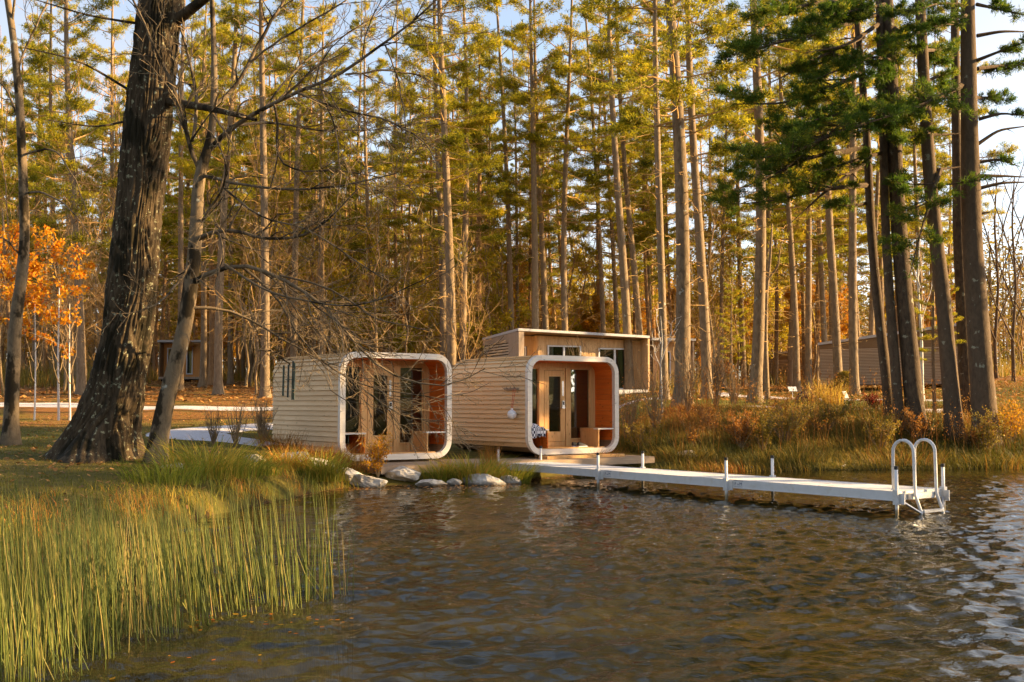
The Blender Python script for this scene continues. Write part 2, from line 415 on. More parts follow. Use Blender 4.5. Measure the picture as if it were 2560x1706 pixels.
def ground_mat():
    """lawn, leaf litter and lake bed told apart by where they lie"""
    m, t, N, L = nt('ground_cover')
    oc = coords(t)
    a = N('ShaderNodeAttribute'); a.attribute_name = 'rnd'      # 0 bed, 0.5 lawn, 1 forest floor
    n1 = noise(t, oc, 0.35, 4); n2 = noise(t, oc, 3.5, 5, 0.65); n3 = noise(t, oc, 26, 4, 0.7)
    lawn = ramp(t, [(0.3, (0.055, 0.06, 0.012)), (0.55, (0.12, 0.11, 0.018)), (0.75, (0.22, 0.15, 0.04))], n2).outputs[0]
    lawn = mixc(t, lawn, (0.12, 0.075, 0.025), mth(t, 'MULTIPLY', n1, 0.6))
    lit = ramp(t, [(0.3, (0.07, 0.032, 0.012)), (0.5, (0.19, 0.085, 0.025)), (0.72, (0.34, 0.16, 0.045))], n3).outputs[0]
    lit = mixc(t, lit, (0.12, 0.105, 0.02), ramp(t, [(0.5, (0, 0, 0)), (0.66, (0.8, 0.8, 0.8))], n1).outputs[0])
    bed = ramp(t, [(0.3, (0.02, 0.014, 0.007)), (0.55, (0.06, 0.036, 0.014)), (0.75, (0.12, 0.06, 0.02))], n3).outputs[0]
    c = mixc(t, bed, lawn, ramp(t, [(0.1, (0, 0, 0)), (0.3, (1, 1, 1))], a.outputs['Fac']).outputs[0])
    c = mixc(t, c, lit, ramp(t, [(0.6, (0, 0, 0)), (0.9, (1, 1, 1))], mth(t, 'ADD', a.outputs['Fac'], mth(t, 'MULTIPLY', mth(t, 'SUBTRACT', n1, 0.5), 0.5))).outputs[0])
    p = pbsdf(t, c, 0.95, 0.1, bump(t, n3, 0.7, 0.04)); out(t, p.outputs[0]); return m

def gravel_mat():
    m, t, N, L = nt('pale_gravel')
    oc = coords(t); n = noise(t, oc, 30, 5, 0.7); n2 = noise(t, oc, 1.2, 4)
    c = ramp(t, [(0.3, (0.36, 0.34, 0.34)), (0.65, (0.62, 0.60, 0.62))], n).outputs[0]
    c = mixc(t, c, (0.30, 0.22, 0.13), ramp(t, [(0.55, (0, 0, 0)), (0.8, (0.7, 0.7, 0.7))], n2).outputs[0])
    p = pbsdf(t, c, 0.95, 0.1, bump(t, n, 0.6, 0.02)); out(t, p.outputs[0]); return m

def water_mat():
    m, t, N, L = nt('lake_water')
    oc = coords(t)
    v = mapping(t, oc, (1.0, 1.5, 1))
    h = mth(t, 'ADD', mth(t, 'MULTIPLY', noise(t, v, 8.0, 2, 0.5, 0.5), 1.0), mth(t, 'MULTIPLY', noise(t, v, 24.0, 2, 0.5, 0.3), 0.35))
    b = bump(t, h, 0.3, 0.02)
    fr = N('ShaderNodeFresnel'); fr.inputs['IOR'].default_value = 1.33; L(b, fr.inputs['Normal'])
    tr = N('ShaderNodeBsdfTransparent'); tr.inputs['Color'].default_value = (0.38, 0.31, 0.12, 1)
    gl = N('ShaderNodeBsdfGlossy'); gl.inputs['Roughness'].default_value = 0.012; L(b, gl.inputs['Normal'])
    gl.inputs['Color'].default_value = (0.95, 0.95, 0.95, 1)
    df = N('ShaderNodeBsdfDiffuse'); df.inputs['Color'].default_value = (0.052, 0.044, 0.011, 1)
    tb = N('ShaderNodeMixShader'); tb.inputs[0].default_value = 0.4; L(tr.outputs[0], tb.inputs[1]); L(df.outputs[0], tb.inputs[2])
    mx = N('ShaderNodeMixShader'); L(mth(t, 'MULTIPLY', fr.outputs[0], 1.0), mx.inputs[0]); L(tb.outputs[0], mx.inputs[1]); L(gl.outputs[0], mx.inputs[2])
    out(t, mx.outputs[0]); return m

# ------------------------------------------------------------------ terrain
SX = np.array([-150, -30, -14, -9, -6.6, -5.2, -4.5, -4.1, -3.5, -0.24, 1.6, 3.1, 14.4, 19, 22, 25, 32, 60, 150.])
SY = np.array([-30, 0, 5, 8.5, 11.6, 15.8, 20, 22.4, 23.9, 25.5, 28.3, 29.3, 31.3, 31, 27, 19, 8, -20, -60.])
def shore(X): return np.interp(X, SX, SY) + 0.35 * (vnoise(np.asarray(X) * 0.9, 3.3) - 0.5)
LD = [-30, -8, -3, 0, 0.5, 1.5, 4, 7, 13, 23, 30, 38, 56, 100, 400]
LZ = [-2.2, -1.3, -0.45, 0, 0.16, 0.33, 0.45, 0.6, 0.86, 1.25, 1.85, 2.5, 3.4, 4.6, 9]
RD = [-30, -8, -3, 0, 0.5, 2, 4, 6, 12, 25, 40, 70, 100, 400]
RZ = [-2.2, -1.3, -0.5, 0, 0.2, 0.6, 1.15, 1.55, 1.8, 2.25, 2.8, 3.5, 4.3, 9]
def height(X, Y, rough=True):
    X, Y = np.asarray(X, float), np.asarray(Y, float)
    d = Y - shore(X); d = np.where(X < -4, d * 0.82, d)
    dc = (Y - shore(np.maximum(X, -7.5))) * 0.82; d = np.where(X < -7.5, d + (dc - d) * smooth(9, 20, d), d)
    w = smooth(2.2, 6.0, X)
    z = np.interp(d, LD, LZ) * (1 - w) + np.interp(d, RD, RZ) * w
    if rough: z = z + 0.07 * (vnoise(X * 0.7, Y * 0.7) - 0.5) * smooth(0.5, 6, d) + 0.25 * (vnoise(X * 0.12 + 9, Y * 0.12) - 0.5) * smooth(25, 50, d)
    return z
def hz(X, Y): return float(height(X, Y))
def axis_grid(fine0, fine1, step, lo, hi, g=1.25):
    mid = np.arange(fine0, fine1 + 1e-6, step); a = [mid[0]]; s = step
    while a[-1] > lo: s *= g; a.append(a[-1] - s)
    b = [mid[-1]]; s = step
    while b[-1] < hi: s *= g; b.append(b[-1] + s)
    return np.concatenate([np.array(a[1:])[::-1], mid, np.array(b[1:])])
def sheet(xs, ys, zf, cf=None):
    X, Y = np.meshgrid(xs, ys); Z = zf(X, Y)
    n, m = X.shape; i = np.arange(n * m).reshape(n, m)
    q = np.stack([i[:-1, :-1], i[:-1, 1:], i[1:, 1:], i[1:, :-1]], -1).reshape(-1, 4)
    mb = MB(); mb.add(np.stack([X, Y, Z], -1).reshape(-1, 3), q, None, cf(X, Y).ravel() if cf is not None else 0.5)
    return mb
def ground_kind(X, Y):
    d = Y - shore(X)
    k = 0.5 * smooth(-0.2, 0.35, d)
    right = smooth(3, 6, X)
    return k + 0.5 * smooth(22, 34, d) * (1 - right) + right * 0.32 * smooth(1, 4, d) * (1 - smooth(6, 9, d)) + right * 0.5 * smooth(28, 40, d)
g = sheet(axis_grid(-24, 24, 0.4, -900, 900), axis_grid(4, 50, 0.4, -300, 1500), lambda X, Y: height(X, Y), ground_kind)
tag(g.build('ground', ground_mat(), None, True), kind='structure')

# the lake: one rippled sheet
def waves(X, Y):
    rg = np.random.default_rng(3); z = np.zeros_like(X)
    damp = 0.35 + 0.65 * smooth(0.3, 3.5, shore(X) - Y)
    fine = ((X > -12) & (X < 16) & (Y > 5) & (Y < 33)).astype(float)
    for i in range(46):
        lam = 0.14 * (1.072 ** (i % 23)) * rg.uniform(0.9, 1.1)
        th = rg.normal(math.radians(-62), 0.62); k = 2 * math.pi / lam
        amp = lam * rg.uniform(0.0031, 0.0064)
        ph = k * (math.cos(th) * X + math.sin(th) * Y) + rg.uniform(0, 6.28) + 2.5 * vnoise(X * 0.22 + i, Y * 0.22)
        z += amp * (np.sin(ph) + 0.25 * np.sin(2 * ph + 0.6))
    gust = 0.6 + 0.8 * vnoise(X * 0.3, Y * 0.17 + 4)
    return z * damp * fine * gust
wy = [5.0]
while wy[-1] < 32: wy.append(wy[-1] + max(0.03, 0.0048 * wy[-1]))
wy = np.array(wy); s = wy[1] - wy[0]; lo = [wy[0]]
while lo[-1] > -140: s *= 1.6; lo.append(lo[-1] - s)
hi = [wy[-1]]; s = 0.3
while hi[-1] < 70: s *= 1.4; hi.append(hi[-1] + s)
wy = np.concatenate([np.array(lo[1:])[::-1], wy, hi[1:]])
w = sheet(axis_grid(-8.5, 14.5, 0.036, -200, 200, 1.35), wy, waves)
tag(w.build('water', water_mat(), None, True), kind='structure')

# gravel paths, draped on the ground
def ribbon(name, pts, width, mat, lift=0.045):
    pts = np.asarray(pts, float); n = max(12, int(np.linalg.norm(np.diff(pts, axis=0), axis=1).sum() / 0.3))
    c = resample(pts[:, :2], n); wd = np.interp(np.linspace(0, 1, n), np.linspace(0, 1, len(pts)), pts[:, 2] if pts.shape[1] > 2 else np.full(len(pts), width))
    t = norm(np.gradient(c, axis=0)); nn = np.stack([-t[:, 1], t[:, 0]], 1)
    k = 9; u = np.linspace(-0.5, 0.5, k)
    jag = (vnoise(np.arange(n) * 0.7, u[0] * 0 + 2.2) - 0.5) * 0.22
    P = c[:, None] + nn[:, None] * (u[None, :, None] * (wd + jag)[:, None, None])
    Z = height(P[..., 0], P[..., 1]) + lift - 0.06 * np.abs(u * 2)[None] ** 6
    V = np.concatenate([P, Z[..., None]], -1)
    i = np.arange(n * k).reshape(n, k)
    q = np.stack([i[:-1, :-1], i[1:, :-1], i[1:, 1:], i[:-1, 1:]], -1).reshape(-1, 4)
    mb = MB(); mb.add(V.reshape(-1, 3), q)
    return tag(mb.build(name, mat, None, True), kind='structure')
M_GRAVEL = gravel_mat()
ribbon('path', [(-5.6, 26.9, 1.2), (-7.4, 28.0, 2.0), (-8.7, 29.6, 2.6), (-8.5, 31.8, 2.4), (-7.0, 34.5, 1.7), (-4.0, 37.6, 1.5), (-0.5, 40, 1.5)], 1.7, M_GRAVEL)
ribbon('road', [(-48, 45.5, 8.5), (-30, 45.5, 8.5), (-19.0, 45.6, 8.0), (-15, 44.0, 3.2), (-11, 43.2, 1.5), (-5, 43.0, 1.4), (2, 46, 1.4), (7, 47.5, 1.4)], 3, M_GRAVEL)
ribbon('path', [(9.0, 66, 1.6), (10.6, 58, 1.6), (10.2, 52, 1.6), (11.5, 48.5, 1.7), (14.5, 47, 1.5), (19, 46, 1.3)], 1.5, M_GRAVEL)
ribbon('path', [(8.0, 38.6, 0.9), (11, 37.6, 0.9), (14, 37.4, 0.9), (18, 38.2, 0.9), (24, 40, 0.9)], 0.9, M_GRAVEL)

# ------------------------------------------------------------------ the two pod cabins, their deck and the dock (one right-angled layout)
ROT = math.radians(36.0)
UX, VX = np.array([math.cos(ROT), math.sin(ROT)]), np.array([-math.sin(ROT), math.cos(ROT)])   # along the fronts, towards the back
def prism(mb, poly, v0, v1):
    """polygon in (x, z) extruded along y"""
    poly = np.asarray(poly, float); k = len(poly)
    a = np.stack([poly[:, 0], np.full(k, v0), poly[:, 1]], 1); b = np.stack([poly[:, 0], np.full(k, v1), poly[:, 1]], 1)
    q = [[i, i + k, (i + 1) % k + k, (i + 1) % k] for i in range(k)]
    t = [[0, i, i + 1] for i in range(1, k - 1)] + [[k, k + i + 1, k + i] for i in range(1, k - 1)]
    mb.add(np.concatenate([a, b]), q, t); return mb
def rrect(W, H, R, off):
    """point on a rounded rectangle, s measured from the middle of the bottom edge leftwards; off = outset"""
    segs = [('l', W / 2 - R), ('a', math.pi / 2 * R), ('l', H - 2 * R), ('a', math.pi / 2 * R), ('l', W - 2 * R), ('a', math.pi / 2 * R), ('l', H - 2 * R), ('a', math.pi / 2 * R), ('l', W / 2 - R)]
    total = sum(x[1] for x in segs)
    def f(s, off=off):
        s = min(max(s, 0), total - 1e-9)
        x, z, d = W / 2, 0.0, math.pi            # heading left along the bottom
        for kind, ln in segs:
            u = min(s, ln)
            if kind == 'l': x, z = x + math.cos(d) * u, z + math.sin(d) * u
            else:
                cx, cz = x + R * math.sin(d), z - R * math.cos(d)   # turning right (clockwise)
                a0 = d + math.pi / 2; a = a0 - u / R
                x, z = cx + R * math.cos(a), cz + R * math.sin(a); d = d - u / R
            s -= ln
            if s <= 1e-9: break
        nx, nz = -math.sin(d), math.cos(d)       # outward: left of heading
        return (x + nx * off, z + nz * off)
    return f, total, segs
def pod(name, label, loc, W, L, H=2.45):
    R = 0.40; root = thing(name, label, 'cabin', loc, ROT)
    f, total, segs = rrect(W, H, R, 0)
    n = 96; ss = [total * i / n for i in range(n)]
    # shell: outer side under the boards, inner side the lining
    mb = MB()
    o = np.array([f(s, -0.03) for s in ss]); i_ = np.array([f(s, -0.095) for s in ss])
    for (y0, y1) in ((0.10, L - 0.02),):
        v = np.concatenate([np.stack([p[:, 0], np.full(n, y), p[:, 1]], 1) for p, y in ((o, y0), (o, y1), (i_, y0), (i_, y1))])
        q = []
        for k in range(n):
            m = (k + 1) % n
            q += [[k, m, m + n, k + n], [2 * n + k, 3 * n + k, 3 * n + m, 2 * n + m], [k, 2 * n + k, 2 * n + m, m], [n + k, n + m, 3 * n + m, 3 * n + k]]
        mb.add(v, q)
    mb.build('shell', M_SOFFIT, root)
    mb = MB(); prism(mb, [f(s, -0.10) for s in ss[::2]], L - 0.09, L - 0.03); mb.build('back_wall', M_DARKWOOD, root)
    # boards: flush ones under the curve, lapped ones on sides and roof
    lat = W / 2 - R + math.pi / 2 * R * 0.62
    s = W / 2 - R - 0.35
    while s < lat - 0.01:
        e = min(s + 0.125, lat)
        for mir in (0, 1):
            a, b = (s + 0.003, e - 0.003)
            if mir: a, b = total - b, total - a
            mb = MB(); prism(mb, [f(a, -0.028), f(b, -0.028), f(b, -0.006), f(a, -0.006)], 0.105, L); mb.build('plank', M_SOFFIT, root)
        s = e
    half = total / 2; nb = int(round((half - lat) / 0.118)); st = (half - lat) / nb
    for k in range(nb):
        a, b = lat + k * st, lat + (k + 1) * st + (0.018 if k < nb - 1 else -0.002)
        jig = rng.uniform(-0.003, 0.003)
        for mir in (0, 1):
            lo_, hi_ = (a, b) if not mir else (total - a, total - b)
            mb = MB(); prism(mb, [f(lo_, 0.004), f(hi_, -0.030), f(hi_, -0.008), f(lo_, 0.033 + jig)], 0.104, L + rng.uniform(-0.006, 0.006))
            mb.build('plank', M_SIDING, root)
    # pale front rim in eight pieces
    acc = 0.0; bounds = []
    for kind, ln in segs: bounds.append((kind, acc, acc + ln)); acc += ln
    pieces = [(b[1], b[2], b[0]) for b in bounds[1:-1]] + [(bounds[-1][1], bounds[-1][2] + bounds[0][2], 'l')]
    for (a, b, kind) in pieces:
        m = 12 if kind == 'a' else 1
        pts = []
        for t in range(m + 1):
            u = a + 0.002 + (b - a - 0.004) * t / m
            u = u % total
            pts.append((f(u, 0.035), f(u, -0.10)))
        mb = MB()
        for t in range(m):
            prism(mb, [pts[t][0], pts[t + 1][0], pts[t + 1][1], pts[t][1]], -0.012 + rng.uniform(-0.002, 0.002), 0.10)
        mb.build('rim_board', M_RIM, root)
    # porch lining planks
    P = 0.80
    a0 = 0.10 + R * 0.75
    z = 0.22
    while z < H - 0.24:
        for side in (0, 1):
            mb = MB(); x0, x1 = ((W - 0.118, W - 0.094) if side else (0.094, 0.118))
            zt = min(z + 0.142, H - 0.24); mb.box(x0, x1, 0.10, L - 0.1, z, zt - 0.004); mb.build('lining_plank', M_CEDAR, root)
        z += 0.142
    for side in (0, 1):                      # rounded upper corners and ceiling
        c0 = bounds[3][1] - 0.02; c1 = bounds[3][2]
        for k in range(4):
            a, b = c0 + (c1 - c0) * k / 4 + 0.002, c0 + (c1 - c0) * (k + 1) / 4 - 0.002
            if side: a, b = total - a, total - b
            mb = MB(); prism(mb, [f(a, -0.094), f(b, -0.094), f(b, -0.118), f(a, -0.118)], 0.10, P); mb.build('lining_plank', M_CEDAR, root)
    x = R + 0.0
    while x < W - R - 0.02:
        e = min(x + 0.142, W - R); mb = MB(); mb.box(x, e - 0.004, 0.10, P, H - 0.118, H - 0.094); mb.build('ceiling_plank', M_CEDAR, root); x = e
    y = 0.10
    while y < P:
        mb = MB(); mb.box(0.36, W - 0.36, y, min(y + 0.118, P), 0.095, 0.125); mb.build('floor_plank', M_PINEW, root); y += 0.122
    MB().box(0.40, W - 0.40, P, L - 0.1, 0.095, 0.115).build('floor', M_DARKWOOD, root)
    # front wall with door and two windows
    i0, i1 = 0.118, W - 0.118; wi = i1 - i0
    k = wi / 2.75
    X = lambda a: i0 + a * k
    def bx(nm, xa, xb, za, zb, ya=P, yb=P + 0.07, mat=M_PINEW, par=root):
        return MB().box(X(xa), X(xb), ya, yb, za, zb).build(nm, mat, par)
    for (xa, xb) in ((0.0, 0.13), (0.82, 0.98), (1.72, 1.89), (2.58, 2.75)):
        bx('post', xa, xb, 0.126, 2.20, P - 0.02)
    n_ = 20
    for q in range(n_): bx('header_board', 0.0 + 2.75 * q / n_, 2.75 * (q + 1) / n_ - 0.004, 2.203, H - 0.12, P - 0.012)
    for (xa, xb) in ((0.13, 0.82), (1.89, 2.58)):
        wd = bx('window', xa, xb, 0.126, 0.30, P)                      # board below the pane
        bx('sill', xa, xb, 0.302, 0.335, P - 0.03, P + 0.07, M_PINEW, wd)
        bx('head', xa, xb, 2.165, 2.199, P - 0.005, P + 0.07, M_PINEW, wd)
        bx('jamb', xa + 0.001, xa + 0.03, 0.336, 2.164, P + 0.005, P + 0.07, M_PINEW, wd)
        bx('jamb', xb - 0.03, xb - 0.001, 0.336, 2.164, P + 0.005, P + 0.07, M_PINEW, wd)
        bx('pane', xa + 0.03, xb - 0.03, 0.336, 2.164, P + 0.035, P + 0.043, M_GLASS, wd)
    bx('door_head', 0.985, 1.715, 2.13, 2.199, P + 0.004)
    bx('threshold', 0.985, 1.715, 0.127, 0.255, P + 0.004)
    d = MB()
    for (xa, xb, za, zb) in ((1.0, 1.155, 0.262, 2.125), (1.545, 1.70, 0.262, 2.125), (1.156, 1.544, 0.262, 0.52), (1.156, 1.544, 1.97, 2.125)):
        d.box(X(xa), X(xb), P - 0.012, P + 0.04, za, zb)
    d = d.build('door', M_PINEW, root)
    bx('pane', 1.15, 1.55, 0.515, 1.975, P + 0.01, P + 0.018, M_GLASS, d)
    bx('lock', 1.585, 1.665, 1.12, 1.33, P - 0.045, P - 0.012, M_STEEL, d)
    bx('lock_screen', 1.598, 1.652, 1.22, 1.31, P - 0.049, P - 0.0455, M_SCREEN, d)
    bx('door_handle', 1.53, 1.655, 1.135, 1.158, P - 0.085, P - 0.0456, M_STEEL, d)
    bx('vent_plate', 1.598, 1.652, 1.46, 1.85, P - 0.018, P - 0.0125, M_STEEL, d)
    # two benches: seat on a panel of upright boards, open towards the front
    for side in (0, 1):
        xs_ = (lambda a: a) if not side else (lambda a: W - a)
        bb = thing('bench', None, None); bb.parent = root; bb.location = (0, 0, 0)
        b0 = MB()
        for q in range(4):
            ya = 0.03 + q * 0.187
            mb = MB(); x0, x1 = sorted((xs_(0.10), xs_(0.66))); mb.box(x0, x1, ya, ya + 0.183, 0.575, 0.61); mb.build('seat_board', M_PINEW if q else M_RIM, bb)
        for q in range(5):
            ya = 0.035 + q * 0.150
            mb = MB(); x0, x1 = sorted((xs_(0.615), xs_(0.64))); mb.box(x0, x1, ya, ya + (0.142 if side == 0 else 0.147), 0.127, 0.515); mb.build('panel_board', M_PINEW if side else M_CEDAR, bb)
        mb = MB(); x0, x1 = sorted((xs_(0.61), xs_(0.648))); mb.box(x0, x1, 0.03, 0.79, 0.517, 0.573); mb.build('rail', M_PINEW, bb)
    # joists it rests on
    for y in (0.3, L / 2, L - 0.3):
        MB().box(0.45, W - 0.45, y - 0.05, y + 0.05, -0.12, -0.03).build('bearer', M_SOFFIT, root)
    return root
POD1, W1, L1 = np.array([-3.90, 25.65]), 2.96, 3.75
POD2, W2, L2 = np.array([0.42, 28.10]), 2.95, 3.55
BASE1, BASE2 = 0.50, 0.53
pod1 = pod('pod_cabin', 'rounded timber pod cabin nearest the reeds, with wind chimes hanging before its side', (*POD1, BASE1), W1, L1)
pod2 = pod('pod_cabin', 'rounded timber pod cabin beside the white dock, with a globe lamp on its side', (*POD2, BASE2), W2, L2)
def pw(p, u, v): return p + UX * u + VX * v       # pod plan coordinates to world

# timber deck in front of and under the pods
deck = thing('deck', 'low weathered timber deck under and before the two pod cabins', 'deck', (*POD1, 0), ROT)
dz = 0.40
y = -1.28; 
while y < 3.4:
    x0, x1 = (0.35, 8.5) if y < 1.0 else (0.4, 8.2)
    mid = 4.2 + rng.uniform(-0.6, 0.6)
    for (a, b) in ((x0 + rng.uniform(-.02, .02), mid), (mid + 0.004, x1 + rng.uniform(-.02, .02))):
        MB().box(a, b, y, y + 0.136, dz - 0.03, dz + rng.uniform(-0.002, 0.002)).build('plank', M_PLATFORM, deck)
    y += 0.142
MB().box(0.3, 8.5, -1.32, -1.285, dz - 0.17, dz - 0.005).build('fascia', M_PLATFORM, deck)
MB().box(0.30, 0.335, -1.28, 3.4, dz - 0.17, dz - 0.005).build('fascia', M_PLATFORM, deck)
for q in range(6): MB().box(0.6 + q * 1.5, 0.7 + q * 1.5, -1.28, 3.35, dz - 0.17, dz - 0.031).build('joist', M_SOFFIT, deck)
MB().box(5.2, 7.75, -0.98, -0.62, dz + 0.003, dz + 0.075).build('step', M_PINEW, deck)

# the dock
P0 = np.array([-0.324, 26.94]); DS = np.array([2.166, -2.957]); DL = float(np.linalg.norm(DS)); DW = 1.27
dock = thing('dock', 'long white aluminium dock in three sections running out over the lake', 'dock', (P0[0], P0[1], 0), math.atan2(DS[1], DS[0]))
# local x along the dock outwards, local y to its far side (left of heading)
DZ = 0.37
for s_ in range(3):
    x0, x1 = s_ * DL + (0.015 if s_ else -0.1), (s_ + 1) * DL - 0.004
    sec = thing('dock_section', None, None); sec.parent = dock; sec.location = (0, 0, 0)
    n = 20
    for q in range(n):
        a = x0 + (x1 - x0) * q / n; b = x0 + (x1 - x0) * (q + 1) / n
        MB().box(a + 0.003, b - 0.003, 0.065, DW - 0.065, DZ - 0.022, DZ + rng.uniform(-0.0015, 0.0015)).build('deck_panel', M_WHITE, sec)
    for (ya, yb) in ((0.03, 0.063), (DW - 0.063, DW - 0.03)):
        mb = MB().box(x0, x1, ya, yb, DZ - 0.135, DZ + 0.006)
        mb.box(x0, x1, ya - (0.012 if ya < 0.5 else -0.0), yb + (0.012 if ya > 0.5 else 0), DZ - 0.15, DZ - 0.1352)
        mb.build('side_rail', M_ALU, sec)
    MB().box(x0, x0 + 0.03, 0.064, DW - 0.064, DZ - 0.135, DZ - 0.024).build('end_rail', M_ALU, sec)
    MB().box(x1 - 0.03, x1, 0.064, DW - 0.064, DZ - 0.135, DZ + (0.004 if s_ == 2 else -0.024)).build('end_rail', M_ALU, sec)
for s_ in range(4):
    for fy, out_ in ((0.0, -1), (DW, 1)):
        x = s_ * DL
        zb = hz(*(P0 + DS / DL * x)) - 0.15
        mb = MB(); zt = 0.775 - (0.04 if s_ < 2 else 0)
        a = [[x, fy - 0.01 if out_ < 0 else fy + 0.01, z] for z in np.linspace(min(zb, -0.2), zt, 6)]
        tubes(mb, np.array(a), np.full(6, 0.029), 14, cap=True); po = mb.build('post', M_POST, dock, True)
        mb = MB(); a = [[x, a[0][1], z] for z in (zt - 0.045, zt + 0.008)]
        tubes(mb, np.array(a), np.full(2, 0.0335), 14, cap=True); mb.build('cap', M_BLACK, po)
        yy = (0.0285, -0.052) if out_ < 0 else (DW - 0.0285, DW + 0.052)
        mb = MB().box(x - 0.045, x + 0.045, min(yy), max(yy), DZ - 0.20, DZ + 0.03)
        mb.box(x + 0.046, x + 0.13, min(yy[0], yy[0] + out_ * 0.02), max(yy[0], yy[0] + out_ * 0.02), DZ - 0.19, DZ - 0.02)
        for bz in (-0.16, -0.1, -0.04):
            for bxo in (-0.03, 0.03): mb.box(x + bxo - 0.008, x + bxo + 0.008, min(yy) - 0.006, max(yy) + 0.006, DZ + bz - 0.008, DZ + bz + 0.008)
        mb.build('bracket', M_ALU, po)
# maker's mark printed on the rail after each bracket
def lettering(txt, size, loc, rot, parent, mat, name='lettering'):
    cu = bpy.data.curves.new(name, 'FONT'); cu.body = txt; cu.size = size; cu.extrude = 0.001
    tmp = bpy.data.objects.new(name, cu); COL.objects.link(tmp)
    dg = bpy.context.evaluated_depsgraph_get(); dg.update()
    me = bpy.data.meshes.new_from_object(tmp.evaluated_get(dg)); bpy.data.objects.remove(tmp); bpy.data.curves.remove(cu)
    me.materials.clear(); me.materials.append(mat)
    o = link(name, me, parent); o.location = loc; o.rotation_euler = rot; return o
for s_ in (1, 2):
    xo = s_ * DL + 0.17
    for txt, sz, dx in (('F', 0.085, 0), ('W', 0.05, 0.058), ('M', 0.085, 0.118)):
        lettering(txt, sz, (xo + dx, 0.0288, DZ - 0.095), (math.pi / 2, 0, 0), dock, M_PRINT)
    MB().box(xo - 0.005, xo + 0.21, 0.0275, 0.0296, DZ - 0.012, DZ - 0.004).build('print_line', M_PRINT, dock)
    MB().box(xo - 0.005, xo + 0.19, 0.0275, 0.0296, DZ - 0.122, DZ - 0.117).build('print_line', M_PRINT, dock)
# swim ladder at the dock's end
lad = thing('swim_ladder', 'white tubular swim ladder with two arched handrails at the dock end', 'ladder', (*(P0 + DS * 3), 0), math.atan2(DS[1], DS[0]))
for yy in (0.34, 0.93):
    a = [(-0.30, yy, DZ - 0.01), (-0.30, yy, DZ + 0.55)]
    for q in range(1, 12):
        th = math.pi - math.pi * q / 12; a.append((-0.105 + 0.195 * math.cos(th), yy, DZ + 0.62 + 0.2 * math.sin(th)))
    a += [(0.09, yy, DZ + 0.55), (0.10, yy, DZ - 0.05), (0.20, yy, 0.06), (0.30, yy, -0.55)]
    mb = MB(); a = np.array(a); tubes(mb, a, np.full(len(a), 0.027), 14, cap=True); mb.build('handrail', M_ALU, lad, True)
    mb = MB(); tubes(mb, np.array([(-0.30, yy, DZ + 0.004), (-0.30, yy, DZ + 0.02)]), np.full(2, 0.045), 14, cap=True); mb.build('foot', M_ALU, lad)
for (xx, zz) in ((0.205, 0.055), (0.25, -0.25)):
    MB().box(xx - 0.05, xx + 0.05, 0.365, 0.905, zz - 0.02, zz + 0.02).build('tread', M_ALU, lad)
for yy, y2 in ((0.06, 0.33), (DW - 0.06, 0.94)):
    mb = MB(); tubes(mb, np.array([(0.03, yy, DZ - 0.14), (0.21, y2, 0.03)]), np.full(2, 0.02), 8, cap=True); mb.build('brace', M_STEEL, lad)
MB().box(0.012, 0.075, 0.28, 1.0, DZ - 0.125, DZ - 0.03).build('mounting_plate', M_ALU, lad)
# ------------------------------------------------------------------ houses among the trees
def bxp(nm, par, mat, x0, x1, y0, y1, z0, z1): return MB().box(x0, x1, y0, y1, z0, z1).build(nm, mat, par)
def glazing(par, nm, x0, x1, z0, z1, y, mull=(), mat=M_WHITEFRAME, fr=0.07):
    w_ = MB()
    for (a, b, c, d) in ((x0, x0 + fr, z0, z1), (x1 - fr, x1, z0, z1), (x0 + fr, x1 - fr, z0, z0 + fr), (x0 + fr, x1 - fr, z1 - fr, z1)): w_.box(a, b, y - 0.05, y + 0.06, c, d)
    for m in mull: w_.box(m - 0.045, m + 0.045, y - 0.045, y + 0.06, z0 + fr, z1 - fr)
    w_ = w_.build(nm, mat, par)
    xs = [x0 + fr] + [v for m in mull for v in (m - 0.045, m + 0.045)] + [x1 - fr]
    for i in range(0, len(xs), 2): bxp('pane', w_, M_GLASS, xs[i], xs[i + 1], y + 0.01, y + 0.02, z0 + fr, z1 - fr)
    return w_
def slat_wall(par, x, y0, y1, z0, z1, n, along='y', mat=M_SLAT, proud=-0.05):
    st = (z1 - z0) / n
    for k in range(n):
        a, b = z0 + k * st, z0 + k * st + st * 0.62
        if along == 'y': MB().box(x + proud, x - 0.008, y0, y1, a, b).build('slat', mat, par)
        else: MB().box(y0, y1, x + proud, x - 0.008, a, b).build('slat', mat, par)

